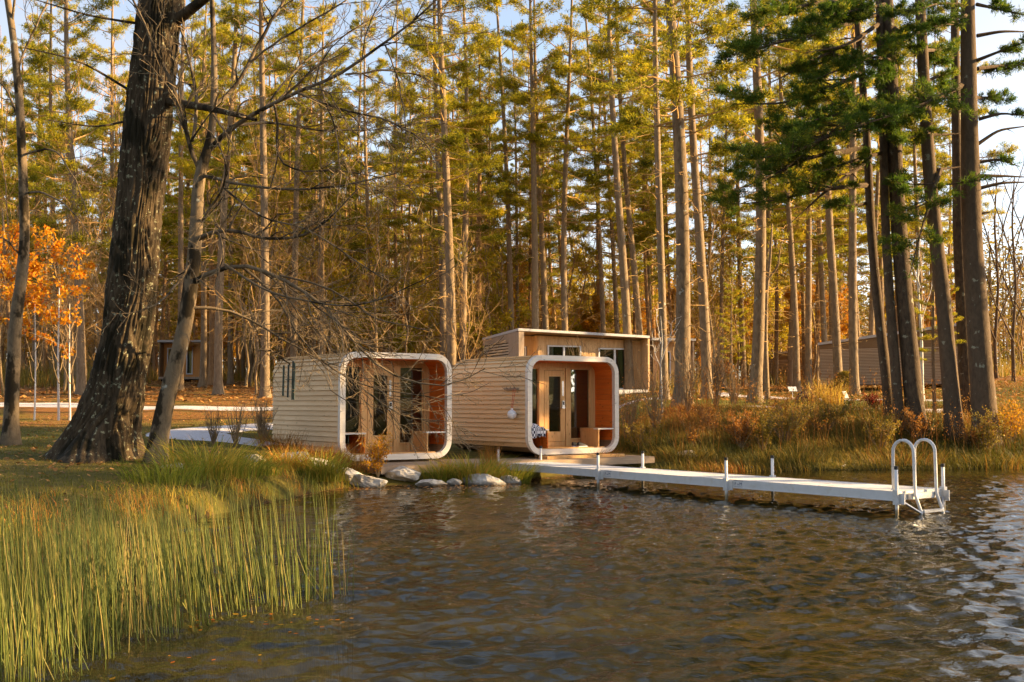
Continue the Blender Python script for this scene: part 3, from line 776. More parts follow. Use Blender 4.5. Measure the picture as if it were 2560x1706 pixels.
# main house behind the right-hand pod: box with a deep frame, recessed boarded front, sliding doors
hb = 2.02
HX, HY, HR = 0.31, 54.0, math.radians(22)
house = thing('timber_house', 'flat roofed timber house behind the right pod, with white framed sliding doors', 'house', (HX, HY, hb), HR)
HW, HD, HH = 7.2, 5.0, 3.40
rf = MB(); rf.add([[0, 0, HH - 0.12], [HW, 0, HH - 0.32], [HW, HD, HH - 0.52], [0, HD, HH - 0.32], [0, 0, HH], [HW, 0, HH - 0.20], [HW, HD, HH - 0.40], [0, HD, HH - 0.20]],
    [[0, 3, 2, 1], [4, 5, 6, 7], [0, 1, 5, 4], [1, 2, 6, 5], [2, 3, 7, 6], [3, 0, 4, 7]])
roof = rf.build('roof', M_ROOFEDGE, house)
nso = 24
for k in range(nso):
    a, b = 0.30 + (HW - 0.42) * k / nso, 0.30 + (HW - 0.42) * (k + 1) / nso - 0.006
    za, zb = HH - 0.125 - 0.2 * a / HW, HH - 0.125 - 0.2 * b / HW
    mb = MB(); mb.add([[a, 0.03, za - 0.03], [b, 0.03, zb - 0.03], [b, 1.3, zb - 0.075], [a, 1.3, za - 0.075], [a, 0.03, za], [b, 0.03, zb], [b, 1.3, zb - 0.045], [a, 1.3, za - 0.045]],
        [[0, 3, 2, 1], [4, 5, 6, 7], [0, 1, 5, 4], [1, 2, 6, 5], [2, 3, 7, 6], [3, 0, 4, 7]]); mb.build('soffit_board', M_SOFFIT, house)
for k in range(3): bxp('fin_board', house, M_GREYBOARD, 0.02 + k * 0.095, 0.11 + k * 0.095, 0.0 + 0.002 * k, 1.35, 0, HH - 0.16)
bxp('side_fin', house, M_HOUSEBOARD, HW - 0.11, HW - 0.01, 0.0, 1.3, 0.0, HH - 0.36)
bxp('floor_slab', house, M_GREYBOARD, 0.1, HW - 0.02, 0.05, HD, 0.1, 0.44)
bxp('sill_beam', house, M_ROOFEDGE, 1.4, HW - 0.12, 0.0, 0.048, 0.2, 0.46)
bxp('side_wall', house, M_GREYBOARD, HW - 0.10, HW - 0.02, 1.31, HD, 0.23, HH - 0.65)
bxp('back_wall', house, M_GREYBOARD, 0.1, HW - 0.12, HD - 0.1, HD - 0.01, 0.23, HH - 0.65)
# the recessed front, boards upright, leaving openings
ops = [(0.42, 0.95, 0.46, 2.60), (1.85, 3.7, 1.70, 2.66), (4.65, 6.55, 0.47, 2.58)]
wy0 = 0.75; bw = 0.118; x = 0.3
while x < HW - 0.14:
    e = min(x + bw, HW - 0.115); cx = (x + e) / 2; top = HH - 0.19 - 0.2 * cx / HW - 0.05
    yy = wy0 + (0.55 if cx < 1.35 else 0)
    segs_ = [(0.445, top)]
    for (a, b, c, d) in ops:
        if a < cx < b: segs_ = [(p, q) for (p, q) in ((0.445, c - 0.004), (d + 0.004, top)) if q - p > 0.03]
    for (p, q) in segs_: bxp('wall_board', house, M_HOUSEBOARD, x, e - 0.006, yy + rng.uniform(-.003, .003), yy + 0.06, p, q)
    x = e
bxp('return_wall', house, M_HOUSEBOARD, 1.30, 1.37, wy0 + 0.062, wy0 + 0.62, 0.445, HH - 0.28)
glazing(house, 'entry_door', 0.44, 0.94, 0.47, 2.59, wy0 + 0.57)
glazing(house, 'window', 1.86, 3.69, 1.71, 2.65, wy0, (2.75,))
sd = glazing(house, 'sliding_door', 4.66, 6.54, 0.48, 2.57, wy0, (5.58,))
cb = MB(); xs_ = np.linspace(5.85, 6.45, 40); ys_ = wy0 + 0.16 + 0.04 * np.sin(np.arange(40) * 1.1)
cv = np.concatenate([np.stack([xs_ + 0.05 * (1 - z / 2.3), ys_, np.full(40, z)], 1) for z in (0.5, 2.5)])
cb.add(cv, [[i, i + 1, i + 41, i + 40] for i in range(39)]); cb.build('curtain', M_CURTAIN, sd)
bxp('curtain', house, M_PALECURT, 1.95, 2.25, wy0 + 0.15, wy0 + 0.2, 1.8, 2.6)
bxp('porch_lamp', house, M_WHITEFRAME, 0.12, 0.26, wy0 + 0.43, wy0 + 0.5, 1.75, 1.95) if False else None
mb = MB(); tubes(mb, np.array([(1.29, 1.05, 1.95), (1.18, 1.05, 1.95)]), np.full(2, 0.10), 12, cap=True); mb.build('porch_lamp', M_WHITEFRAME, house, False)
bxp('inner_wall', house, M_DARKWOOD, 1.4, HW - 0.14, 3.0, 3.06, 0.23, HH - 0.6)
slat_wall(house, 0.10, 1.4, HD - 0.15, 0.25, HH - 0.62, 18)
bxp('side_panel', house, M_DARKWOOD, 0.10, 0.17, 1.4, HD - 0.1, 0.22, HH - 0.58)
for k in range(10):
    y0_, y1_ = 1.38 + (HD - 1.4) * k / 10, 1.38 + (HD - 1.4) * (k + 1) / 10 - 0.006
    mb = MB(); mb.add([[0.03, y0_, HH - 0.62], [0.095, y0_, HH - 0.62], [0.095, y1_, HH - 0.62], [0.03, y1_, HH - 0.62], [0.03, y0_, HH - 0.13 - 0.04 * y0_], [0.095, y0_, HH - 0.13 - 0.04 * y0_], [0.095, y1_, HH - 0.13 - 0.04 * y1_], [0.03, y1_, HH - 0.13 - 0.04 * y1_]],
        [[0, 3, 2, 1], [4, 5, 6, 7], [0, 1, 5, 4], [1, 2, 6, 5], [2, 3, 7, 6], [3, 0, 4, 7]]); mb.build('fascia_board', M_GREYBOARD, house)
for k in range(6): bxp('annex_board', house, M_GREYBOARD, HW + 0.01 + k * 0.13, HW + 0.132 + k * 0.13, 1.6, 4.4, -0.1, HH - 0.95)
for xx in (0.4, 2.6, 4.8, HW - 0.4):
    for yy in (0.6, HD - 0.5): bxp('foundation_post', house, M_DARKWOOD, xx, xx + 0.15, yy, yy + 0.15, -0.6, 0.098)

M_PALEBOARD = wood_mat('pale_boards', (0.80, 0.66, 0.45), (0.66, 0.5, 0.31), 2, 1.6, 0.65, False, 0.12)
def cabin(name, label, p, rot, W, D, H, base, front='y', win=None, door=None, slats=16, lit=M_HOUSEBOARD, drop=0.35):
    """small shed-roofed cabin: front at local y=0, slatted left side at local x=0"""
    r = thing(name, label, 'cabin', (p[0], p[1], base), rot)
    z0, z1 = H, H - drop
    mb = MB(); mb.add([[-0.08, -0.1, z0 - 0.14], [W + 0.08, -0.1, z0 - 0.14], [W + 0.08, D + 0.05, z1 - 0.14], [-0.08, D + 0.05, z1 - 0.14], [-0.08, -0.1, z0], [W + 0.08, -0.1, z0], [W + 0.08, D + 0.05, z1], [-0.08, D + 0.05, z1]],
        [[0, 3, 2, 1], [4, 5, 6, 7], [0, 1, 5, 4], [1, 2, 6, 5], [2, 3, 7, 6], [3, 0, 4, 7]]); mb.build('roof', M_ROOFEDGE, r)
    bxp('floor', r, M_GREYBOARD, 0, W, 0, D, -0.04, 0.12)
    def wallx(nm, xa, xb, mat):
        mb = MB(); mb.add([[xa, 0.0, 0.125], [xb, 0.0, 0.125], [xb, D, 0.125], [xa, D, 0.125], [xa, 0, z0 - 0.145], [xb, 0, z0 - 0.145], [xb, D, z1 - 0.145], [xa, D, z1 - 0.145]],
            [[0, 3, 2, 1], [4, 5, 6, 7], [0, 1, 5, 4], [1, 2, 6, 5], [2, 3, 7, 6], [3, 0, 4, 7]]); mb.build(nm, mat, r)
    wallx('side_wall', 0.03, 0.1, M_SOFFIT); wallx('side_wall', W - 0.1, W, M_GREYBOARD)
    bxp('back_wall', r, M_GREYBOARD, 0.101, W - 0.101, D - 0.08, D - 0.01, 0.125, z1 - 0.15)
    st = (z1 - 0.5) / slats
    for k in range(slats): MB().box(-0.03, 0.026, 0.25, D - 0.05, 0.14 + k * st, 0.14 + k * st + st * 0.6).build('slat', M_SLAT, r)
    rec = 0.7; n = int((W - 0.2) / 0.16)
    for k in range(n):
        a, b = 0.102 + (W - 0.204) * k / n, 0.102 + (W - 0.204) * (k + 1) / n - 0.006; cx = (a + b) / 2
        sg = [(0.126, z0 - 0.20)]
        for o_ in [q for q in (win, door) if q]:
            if o_[0] < cx < o_[1]: sg = [(p_, q_) for p_, q_ in ((0.126, o_[2] - 0.004), (o_[3] + 0.004, z0 - 0.2)) if q_ - p_ > 0.03]
        for p_, q_ in sg: bxp('wall_board', r, lit, a, b, rec, rec + 0.05, p_, q_)
    for nm, o_ in (('window', win), ('door', door)):
        if o_: glazing(r, nm, o_[0], o_[1], o_[2], o_[3], rec)
    if door: bxp('curtain', r, M_PALECURT, door[0] + 0.1, door[1] - 0.1, rec + 0.12, rec + 0.16, door[2] + 0.1, door[3] - 0.1)
    for xx in (0.1, W - 0.25):
        for yy in (0.2, D - 0.4): bxp('foundation_post', r, M_DARKWOOD, xx, xx + 0.15, yy, yy + 0.15, -0.9, -0.042)
    return r
c = at(396, 947, 77); cabin('small_cabin', 'small orange fronted cabin seen between the big oak and the leaning tree', c[:2], math.radians(-2), 3.2, 4.2, 2.65, c[2], win=(0.35, 0.75, 0.4, 2.15), door=(1.7, 2.15, 0.3, 2.2), lit=M_ORANGEBOARD, slats=12)
c = at(746, 947, 84); cabin('small_cabin', 'distant cabin whose orange gable peeps over the left pod roof', c[:2], math.radians(4), 4.2, 4.5, 2.9, c[2], win=(0.5, 2.6, 1.3, 2.3), lit=M_ORANGEBOARD, slats=12)
c = at(1632, 985, 67); cabin('small_cabin', 'pale roofed house half hidden behind two thick trunks right of the timber house', c[:2], math.radians(15), 2.7, 4.0, 3.35, c[2], win=(0.75, 1.45, 0.5, 2.6), slats=14)
c = at(1990, 966, 90); cabin('small_cabin', 'small slatted cabin with a pale front beyond the garden path', c[:2], math.radians(58), 4.6, 3.7, 2.9, c[2], door=(1.9, 2.6, 0.3, 2.2), slats=16, lit=M_PALEBOARD)
c = at(2168, 958, 84); cabin('small_cabin', 'low slatted cabin behind the round yellow bush', c[:2], math.radians(57), 4.0, 5.4, 3.0, c[2], slats=16)
c = at(2408, 958, 60); cabin('long_cabin', 'long slatted cabin on posts behind the dark pine trunks at right', c[:2], math.radians(62), 3.2, 7.6, 3.25, c[2], win=(0.6, 2.4, 0.5, 2.4), slats=22, drop=0.9)

# ------------------------------------------------------------------ trees
def pine_variant(seed, H=26.0, b0=0.42, spread=3.4, tufts=1.0, dead=1.0):
    rg = np.random.default_rng(seed)
    ax_a, ax_p = rg.uniform(0.08, 0.26, 2), rg.uniform(0, 6.28, 2)
    def axis(z): return np.stack([ax_a[0] * np.sin(z * 0.21 + ax_p[0]) - ax_a[0] * math.sin(ax_p[0]), ax_a[1] * np.sin(z * 0.17 + ax_p[1]) - ax_a[1] * math.sin(ax_p[1]), z], -1)
    def rad(z): return 0.235 * (np.maximum(1 - z / (H * 1.02), 0.01)) ** 0.62 * (1 + 0.55 * np.exp(-np.maximum(z, 0) / 0.35))
    z = np.concatenate([[-0.5, 0.0, 0.2, 0.5, 0.9], np.linspace(1.6, H, 26)])
    k = 12; a = np.arange(k) * 2 * math.pi / k
    A = axis(z); R = rad(z)
    lump = 1 + 0.10 * (vnoise(np.cos(a)[None] * 1.5 + seed, np.sin(a)[None] * 1.5, z[:, None] * 0.8) - 0.5) + 0.25 * np.exp(-np.maximum(z, 0) / 0.3)[:, None] * (vnoise(np.cos(a)[None] * 1.2 + seed * 3, np.sin(a)[None] * 1.2, 0) - 0.4)
    V = A[:, None] + np.stack([np.cos(a), np.sin(a), a * 0], -1)[None] * (R[:, None] * lump)[..., None]
    n = len(z); i = np.arange(n * k).reshape(n, k); j = np.roll(np.arange(k), -1)
    tr = MB(); tr.add(V.reshape(-1, 3), np.stack([i[:-1], i[:-1][:, j], i[1:][:, j], i[1:]], -1).reshape(-1, 4))
    # live limbs in whorls, dead ones below
    LP, LR, live = [], [], []
    zz = b0 * H * rg.uniform(0.9, 1.05); z0 = zz
    while zz < H - 0.6:
        f = (zz - z0) / (H - z0); az0 = rg.uniform(0, 6.28)
        for q in range(rg.integers(2, 5)):
            ln = spread * (1 - f) ** 0.75 * rg.uniform(0.3, 1.35) * (0.65 + 0.35 * min(1, f * 5)) + 0.35
            az = az0 + q * 2.2 + rg.uniform(-0.5, 0.5); el = rg.uniform(-0.18, 0.3) + 0.5 * f
            t = np.linspace(0, 1, 6)[:, None]
            d = np.array([math.cos(az) * math.cos(el), math.sin(az) * math.cos(el), math.sin(el)])
            p = axis(np.array([zz + rg.uniform(-0.2, 0.2)])) + d * ln * t + np.array([0, 0, 1]) * (0.10 * ln * t ** 2 - 0.06 * ln * t) + rg.normal(size=(6, 3)) * 0.05 * ln * t * 0.5
            LP.append(p); LR.append(np.linspace(0.022 + 0.007 * ln, 0.006, 6)); live.append((p, ln))
        zz += rg.uniform(0.5, 1.5)
    zd = 2.5
    while zd < z0 + 3 and dead > 0:
        for q in range(rg.integers(1, 4)):
            ln = rg.uniform(0.5, 2.3) * (0.55 + 0.45 * zd / z0); az = rg.uniform(0, 6.28); el = rg.uniform(-0.35, 0.25)
            t = np.linspace(0, 1, 6)[:, None]; d = np.array([math.cos(az) * math.cos(el), math.sin(az) * math.cos(el), math.sin(el)])
            LP.append(axis(np.array([zd])) + d * ln * t + rg.normal(size=(6, 3)) * 0.06 * ln * t); LR.append(np.linspace(0.016, 0.004, 6))
        zd += rg.uniform(0.25, 0.75) / dead
    LP, LR = np.array(LP), np.array(LR)
    lm = MB(); tubes(lm, LP, LR, 4)
    C, CR = grow(LP, LR, 1.7, 0.32, 0.9, rg, 4, 0.3, 1.0, 0.02, 0.2, 0.5)
    tubes(lm, C, np.maximum(CR, 0.0035), 3)
    # needle sprays on the outer parts of the live limbs
    cs, ds, rs = [], [], []
    for p, ln in live:
        m = max(5, int(ln * 34 * tufts * rg.uniform(0.35, 1.35)))
        t = rg.uniform(0.32, 1.0, m) ** 0.65; s_ = t * 5; ii = np.minimum(s_.astype(int), 4); ff = (s_ - ii)[:, None]
        c0 = p[ii] * (1 - ff) + p[ii + 1] * ff; dd = norm(p[ii + 1] - p[ii])
        lat = norm(np.cross(dd, [0, 0, 1.0])) * (rg.normal(size=(m, 1)) * 0.26 * ln ** 0.6 * (1.15 - 0.6 * t)[:, None])
        cs.append(c0 + lat + np.array([0, 0, 1]) * rg.normal(0.04, 0.055, (m, 1))); ds.append(dd + lat * 1.2 + np.array([0, 0, 0.35]))
        rs.append(np.clip(rg.normal(0.45, 0.17, m) + rg.normal(0, 0.08), 0, 1))
    cs, ds, rs = np.concatenate(cs), norm(np.concatenate(ds)), np.concatenate(rs)
    K = 10; c9, d9, r9 = np.repeat(cs, K, 0), np.repeat(ds, K, 0), np.repeat(rs, K)
    d9 = norm(d9 * 0.55 + rg.normal(size=d9.shape) * 0.62); c9 = c9 + rg.normal(size=c9.shape) * 0.045
    cr = MB(); kites(cr, c9, d9, rg.uniform(0.13, 0.25, len(c9)), rg.uniform(0.022, 0.042, len(c9)), rg, np.clip(r9 + rg.normal(0, 0.1, len(r9)), 0, 1))
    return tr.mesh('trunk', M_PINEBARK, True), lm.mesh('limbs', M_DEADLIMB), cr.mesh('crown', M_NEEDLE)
PV = [pine_variant(101, 26, 0.44, 3.2), pine_variant(102, 27, 0.36, 3.6), pine_variant(103, 25, 0.52, 3.0), pine_variant(104, 24, 0.30, 3.3, 0.9, 1.4),
      pine_variant(105, 26, 0.40, 3.9, 1.1), pine_variant(106, 23, 0.34, 2.6, 0.8, 1.6)]
PVH = [26, 27, 25, 24, 26, 23]
def pine(label, xb, xt, wpx, Z, var=None, crown=True, group=None, dark=None, hs=1.0):
    var = random.randrange(6) if var is None else var
    X = (xb - 1280) / F * Z; zb = hz(X, Z)
    Xt = (xt - 1280) / F * Z / 0.981; zt = CAMZ + 0.367 * Z
    lean = math.atan2(Xt - X, zt - zb)
    r = thing('pine_tree', label, 'tree', (X, Z, zb), 0, group)
    spin = random.uniform(0, 6.28)
    r.rotation_euler = (Matrix.Rotation(lean, 3, 'Y') @ Matrix.Rotation(random.uniform(-0.012, 0.012), 3, 'X') @ Matrix.Rotation(spin, 3, 'Z')).to_euler()
    R = wpx / F * Z * 0.5; s = float(np.clip((R / 0.21) ** 0.5, 0.75, 1.3))
    r.scale = (s, s, hs)
    t = link('trunk', PV[var][0], r); k = R / 0.205 / s; t.scale = (k, k, 1)
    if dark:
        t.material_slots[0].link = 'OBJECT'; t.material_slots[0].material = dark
    if crown:
        tag(link('limbs', PV[var][1], r), kind='stuff'); tag(link('crown', PV[var][2], r), kind='stuff')
    return r
T = [ # label, x at base, x at the picture's top edge, width in px at eye level, distance
 ('thin pine trunk just right of the curved maple at the far left', 88, 95, 11, 70, 3),
 ('pale sunlit pine trunk rising behind the orange leaves, second right of the curved maple', 146, 142, 13, 66, 1),
 ('slim pine behind the orange leaves, just left of the thickest pale trunk there', 190, 160, 13, 62, 5),
 ('thick pale pine left of the big oak, its base beside the gravel road', 205, 190, 20, 52, 3),
 ('pine half hidden by the left edge of the big oak trunk', 277, 288, 13, 66, 1),
 ('tall pale pine standing alone on the lawn left of the left pod', 663, 652, 21, 50, 2),
 ('pine with a pale sunlit side rising over the chimes end of the left pod', 733, 755, 16, 60, 1),
 ('leaning dark pine on the leaf litter between the small cabin and the pale lone pine', 547, 572, 19, 52, 5),
 ('pine showing between the forks of the leaning tree', 507, 528, 14, 62, 3),
 ('slender pine with one sunlit edge above the back corner of the left pod', 700, 712, 9, 78, 3),
 ('dark pine over the middle of the left pod roof', 807, 806, 15, 62, 5),
 ('pine directly behind the leaning tree trunk', 451, 470, 14, 58, 1),
 ('dark trunk nearest the distant orange leaves, right of two thin trunks behind the lawn', 628, 630, 12, 74, 3),
 ('thinner of two dark trunks behind the lawn right of the small cabin', 607, 612, 9, 78, 5),
 ('dark trunk just right of the small orange cabin', 577, 588, 12, 70, 3),
 ('shaded pine left of the thickest pale trunk above the gap between the pods', 1108, 1098, 17, 58, 4),
 ('thickest pale pine trunk above the gap between the two pods', 1130, 1112, 23, 52, 0),
 ('pine just right of the thickest pale trunk over the pod gap', 1158, 1148, 17, 58, 3),
 ('thin sunlit trunk above the right end of the left pod rim', 1075, 1080, 8, 80, 5),
 ('dark pine over the left corner of the left pod front', 893, 897, 11, 74, 4),
 ('dark pine over the door of the left pod', 930, 926, 13, 70, 3),
 ('slim pine over the right window of the left pod', 1020, 1018, 10, 80, 5),
 ('thin pale trunk left of the timber house roof', 1180, 1186, 9, 76, 3),
 ('dark slim pine at the left roof corner of the timber house', 1217, 1221, 11, 74, 5),
 ('pine leaning left over the left roof end of the timber house', 1283, 1240, 14, 66, 1),
 ('thin pine right of the one leaning over the left house roof end', 1301, 1268, 9, 72, 3),
 ('pale speckled pine over the left part of the timber house roof', 1338, 1324, 18, 60, 2),
 ('shaded pine close right of the pale speckled one over the timber house', 1368, 1345, 15, 64, 0),
 ('straight dark pine over the middle of the timber house roof', 1418, 1421, 16, 62, 4),
 ('slim pine leaning left over the right half of the timber house roof', 1515, 1462, 12, 66, 1),
 ('second slim pine over the right half of the timber house, beside the broad pale trunk', 1546, 1508, 12, 68, 3),
 ('broad pale pine leaning left over the right end of the timber house', 1574, 1534, 21, 57, 2),
 ('dark pine just right of the broad pale one above the timber house', 1608, 1552, 16, 60, 0),
 ('slim sunlit pine over the right wall of the timber house', 1625, 1630, 12, 72, 3),
 ('left and thinner of the two near trunks before the half hidden house', 1661, 1648, 19, 46, 2),
 ('right and thickest of the two near trunks before the half hidden house', 1704, 1662, 35, 39, 4),
 ('pine whose upper trunk shows just right of the thickest near trunk', 1712, 1684, 13, 60, 1),
 ('pale pine standing between the thickest near trunk and the garden path', 1767, 1742, 24, 48, 0),
 ('slim dark pine right of the pale pine near the garden path', 1805, 1806, 10, 70, 5),
 ('thick pine with its base on the garden path before the small slatted cabin', 1886, 1886, 27, 43, 4),
 ('pine in front of the slatted side of the small cabin', 1991, 1960, 16, 60, 3),
 ('slim pine standing before the front of the small slatted cabin', 2021, 1996, 15, 62, 1),
 ('pine at the gap between the small slatted cabin and the low slatted cabin', 2065, 2040, 14, 66, 3),
 ('pine rising behind the round yellow bush', 2096, 2072, 20, 56, 1),
 ('straight pine right of the round yellow bush', 2135, 2126, 21, 54, 2),
 ('thin dark trunk behind the low slatted cabin', 2106, 2092, 10, 88, 5),
 ('dark trunk over the left end of the small slatted cabin', 1949, 1936, 13, 96, 5),
]
for (lab, xb, xt, w_, Z, v) in T: pine(lab, xb, xt, w_, Z, v)
# pines of the same bank standing just beyond the right edge of the picture, whose crowns shade the pods and the dock
for k, (x, y, v) in enumerate(((23, 30.5, 3), (24.5, 26.5, 3), (27, 29, 1), (27, 22.5, 3), (30, 25.5, 1), (29, 18.5, 3), (32, 21.5, 5), (30, 30, 3), (33.5, 14.5, 3), (34.5, 10.0, 1), (37, 12.5, 3), (37.5, 17, 1), (36.5, 7.0, 3))):
    pine('pine standing just beyond the right picture edge', 1280 + x / y * F, 1280 + x / y * F * 0.98, F * 0.5 / y, y, v, group='pines beyond the right picture edge', hs=0.9)
# pines deeper in the wood that nothing tells apart
for px, Z, v in ((1860, 74, 1), (1905, 64, 3), (1938, 80, 4), (1975, 70, 3), (2012, 78, 1), (2040, 76, 3), (2085, 68, 4), (2120, 80, 3), (2150, 71, 1), (2178, 66, 3), (2205, 78, 4), (2240, 70, 3), (2270, 80, 1), (2300, 67, 3), (2335, 74, 4), (2365, 82, 3), (2400, 70, 1)):
    pine('golden crowned pine between and behind the dark trunks at right', px, px + random.uniform(-30, 12), F * random.uniform(0.24, 0.36) / Z, Z, v, group='golden pines behind the dark trunks', hs=random.uniform(0.85, 1.0))
nb_ = 0; rb = np.random.default_rng(21)
while nb_ < 120:
    Z = rb.uniform(66, 112); px = rb.uniform(-60, 2200)
    if px > 1250 and rb.uniform() < 0.45: continue
    if px > 1780 and rb.uniform() < 0.4: continue
    if px > 2030 and Z > 84: continue
    dense = 1.0 if px < 1200 else 0.8
    pine('slim background pine standing deep in the wood', px, px + rb.uniform(-35, 30), 2800 * rb.uniform(0.2, 0.36) / Z, Z, int(rb.integers(0, 6)), group='pines deep in the wood', hs=rb.uniform(0.78, 1.02), dark=M_SUNBARK)
    nb_ += 1
# ------------------------------------------------------------------ dark near pines on the right, with their own sweeping boughs
def near_pine(label, pts, wb, wt, Z, boughs, bare=(), top=24.0, lean_extra=0.0, clump=1.0):
    """pts: trunk pixels bottom to top; boughs: lists of (px, py, depth offset) from trunk to tip"""
    rg = np.random.default_rng(int(pts[0][0]))
    X0 = (pts[0][0] - 1280) / F * Z; zb = hz(X0, Z)
    r = thing('pine_tree', label, 'tree', (X0, Z, zb)); O = np.array([X0, Z, zb])
    line = [np.array([X0, Z, zb - 0.5]), np.array([X0, Z, zb])] + [at(x, y, Z) for (x, y) in pts[1:]]
    last, prev = line[-1], line[-2]
    d = (last - prev) / (last - prev)[2]
    if last[2] < top: line.append(last + d * (top - last[2]))
    line = np.array(line); P = resample(line, 44)
    zz = P[:, 2] - zb; zt = 12.5
    R = (wb + (wt - wb) * np.clip(zz / zt, 0, 1.6)) / F * Z * 0.5 * (1 + 0.4 * np.exp(-np.maximum(zz, 0) / 0.45)); R = np.maximum(R, 0.03)
    k = 18; a = np.arange(k) * 2 * math.pi / k
    lump = 1 + 0.10 * (vnoise(np.cos(a)[None] * 2 + Z, np.sin(a)[None] * 2, zz[:, None] * 1.2) - 0.5)
    V = P[:, None] + np.stack([np.cos(a), np.sin(a), a * 0], -1)[None] * (R[:, None] * lump)[..., None] - O
    n = len(P); i = np.arange(n * k).reshape(n, k); j = np.roll(np.arange(k), -1)
    mb = MB(); mb.add(V.reshape(-1, 3), np.stack([i[:-1], i[:-1][:, j], i[1:][:, j], i[1:]], -1).reshape(-1, 4)); mb.build('trunk', M_DARKBARK, r, True)
    lm, cr = MB(), MB()
    for kind, lst in (('live', boughs), ('bare', bare)):
        for b in lst:
            q = np.array([at(x, y, Z + dz_) for (x, y, dz_) in b]); q = resample(q, 12) - O
            L = np.linalg.norm(np.diff(q, axis=0), axis=1).sum()
            rad = np.linspace(0.045 + 0.008 * L, 0.010, 12)
            lb = MB(); tubes(lb, q, rad, 6); lb.build('limb', M_DARKBARK, r)
            C, CR = grow(q[None], rad[None], 5.0 if kind == 'live' else 2.0, 0.26, 0.75, rg, 5, 0.12, 1.0, 0.03, 0.16, 0.45, minlen=0.35)
            if len(C) == 0: continue
            C[:, :, 2] = C[:, :1, 2] + (C[:, :, 2] - C[:, :1, 2]) * 0.5     # boughs spread in flat layers
            tubes(lm, C, np.maximum(CR, 0.004), 4)
            if kind == 'bare':
                D, DR = grow(C, CR, 3.0, 0.45, 0.7, rg, 4, 0.2, 1, 0, 0.2, 0.6); tubes(lm, D, np.maximum(DR, 0.003), 3); continue
            D, DR = grow(C, CR, 5.0, 0.45, 0.7, rg, 4, 0.2, 1, 0.05, 0.15, 0.6, minlen=0.15); D[:, :, 2] = D[:, :1, 2] + (D[:, :, 2] - D[:, :1, 2]) * 0.6
            tubes(lm, D, np.maximum(DR, 0.003), 3)
            A = np.concatenate([C[:, 2:].reshape(-1, 3), D[:, 1:].reshape(-1, 3), q[5:]])
            dirs = np.concatenate([np.repeat(norm(C[:, -1] - C[:, 0]), C.shape[1] - 2, 0), np.repeat(norm(D[:, -1] - D[:, 0]), D.shape[1] - 1, 0), np.repeat(norm(q[-1] - q[0])[None], 7, 0)])
            sel = rg.uniform(size=len(A)) < 0.95 * clump; A, dirs = A[sel], dirs[sel]
            K = 19; rb_ = np.repeat(np.clip(rg.normal(0.42, 0.22, len(A)), 0, 1), K)
            c_ = np.repeat(A, K, 0) + rg.normal(size=(len(A) * K, 3)) * np.array([0.045, 0.045, 0.03]); d_ = norm(np.repeat(dirs, K, 0) * 0.6 + rg.normal(size=(len(A) * K, 3)) * 0.55 + np.array([0, 0, 0.22]))
            kites(cr, c_, d_, rg.uniform(0.10, 0.20, len(c_)), rg.uniform(0.014, 0.026, len(c_)), rg, rb_)
    if boughs or bare: tag(lm.build('twigs', M_DARKBARK, r), kind='stuff')
    if boughs: tag(cr.build('crown', M_SHADENEEDLE, r), kind='stuff')
    return r
def zz5(*p): return [(1700 + x / 2.613, y / 2.613, d) for (x, y, d) in p]
near_pine('slender dark pine, leftmost of the near dark trunks on the right bank', [(2226, 1015), (2197, 785), (2178, 590), (2167, 335), (2150, 130), (2138, 0)], 27, 16, 35,
  [zz5((1140, 140, 0), (900, 215, -1), (600, 290, -2), (330, 365, -3)), zz5((1200, 960, 0), (1060, 1000, -.5), (850, 1020, -1.5), (600, 1150, -2.5), (350, 1250, -3)),
   zz5((1190, 480, 0), (950, 590, -1), (700, 680, -2), (350, 680, -3)), zz5((1140, 60, 0), (1000, 0, -1), (700, 60, -2), (430, 100, -3)), zz5((1210, 1330, 0), (1100, 1345, -.5), (950, 1335, -1)),
   zz5((1180, 330, 0), (960, 400, -1), (750, 470, -1.5)), zz5((1195, 620, 0), (1010, 690, -1), (820, 740, -2), (640, 830, -2.5)), zz5((1230, 1210, 0), (900, 1240, -1.6), (600, 1320, -2.4), (350, 1335, -3))],
  [zz5((1230, 1050, 0), (950, 1250, -1), (720, 1460, -1.6)), zz5((1200, 240, 0), (1000, 330, -1), (560, 560, -2))])
near_pine('second near dark pine trunk on the right bank, slim and close beside a thicker trunk', [(2248, 1020), (2227, 785), (2214, 590), (2207, 300), (2197, 0)], 25, 17, 34,
  [zz5((1310, 780, 0), (1150, 830, -1), (950, 890, -2), (760, 1000, -3), (450, 1045, -4)), zz5((1300, 330, 0), (1130, 420, -1), (880, 520, -2)), zz5((1290, 100, 0), (1050, 140, -1.5), (820, 250, -2.5)),
   zz5((1320, 1000, 0), (1100, 1060, -1), (900, 1130, -2))],
  [zz5((1310, 150, 0), (1090, 300, -1.5), (820, 345, -2.4))])
near_pine('thick grey pine between the second dark trunk and the leaning one on the right bank', [(2290, 1020), (2265, 785), (2248, 590), (2234, 325), (2218, 0)], 46, 30, 34,
  [zz5((1390, 400, 0), (1250, 370, -1.2), (1100, 440, -2)), zz5((1360, 610, 0), (1230, 670, -1), (1000, 760, -2), (800, 800, -3)), zz5((1400, 1130, 0), (1440, 1200, -1.4), (1500, 1260, -2)),
   zz5((1350, 30, 0), (1180, 60, -1.5), (950, 110, -2.5)), zz5((1400, 180, 0), (1500, 260, -1), (1560, 330, -1.6)), zz5((1380, 500, 0), (1330, 480, -1.5), (1200, 520, -2.5)), zz5((1420, 800, 0), (1330, 820, -1.5), (1180, 860, -2.4))],
  [zz5((1350, 620, 0), (1200, 680, -1), (980, 880, -1.5), (690, 1100, -2))], clump=0.9)
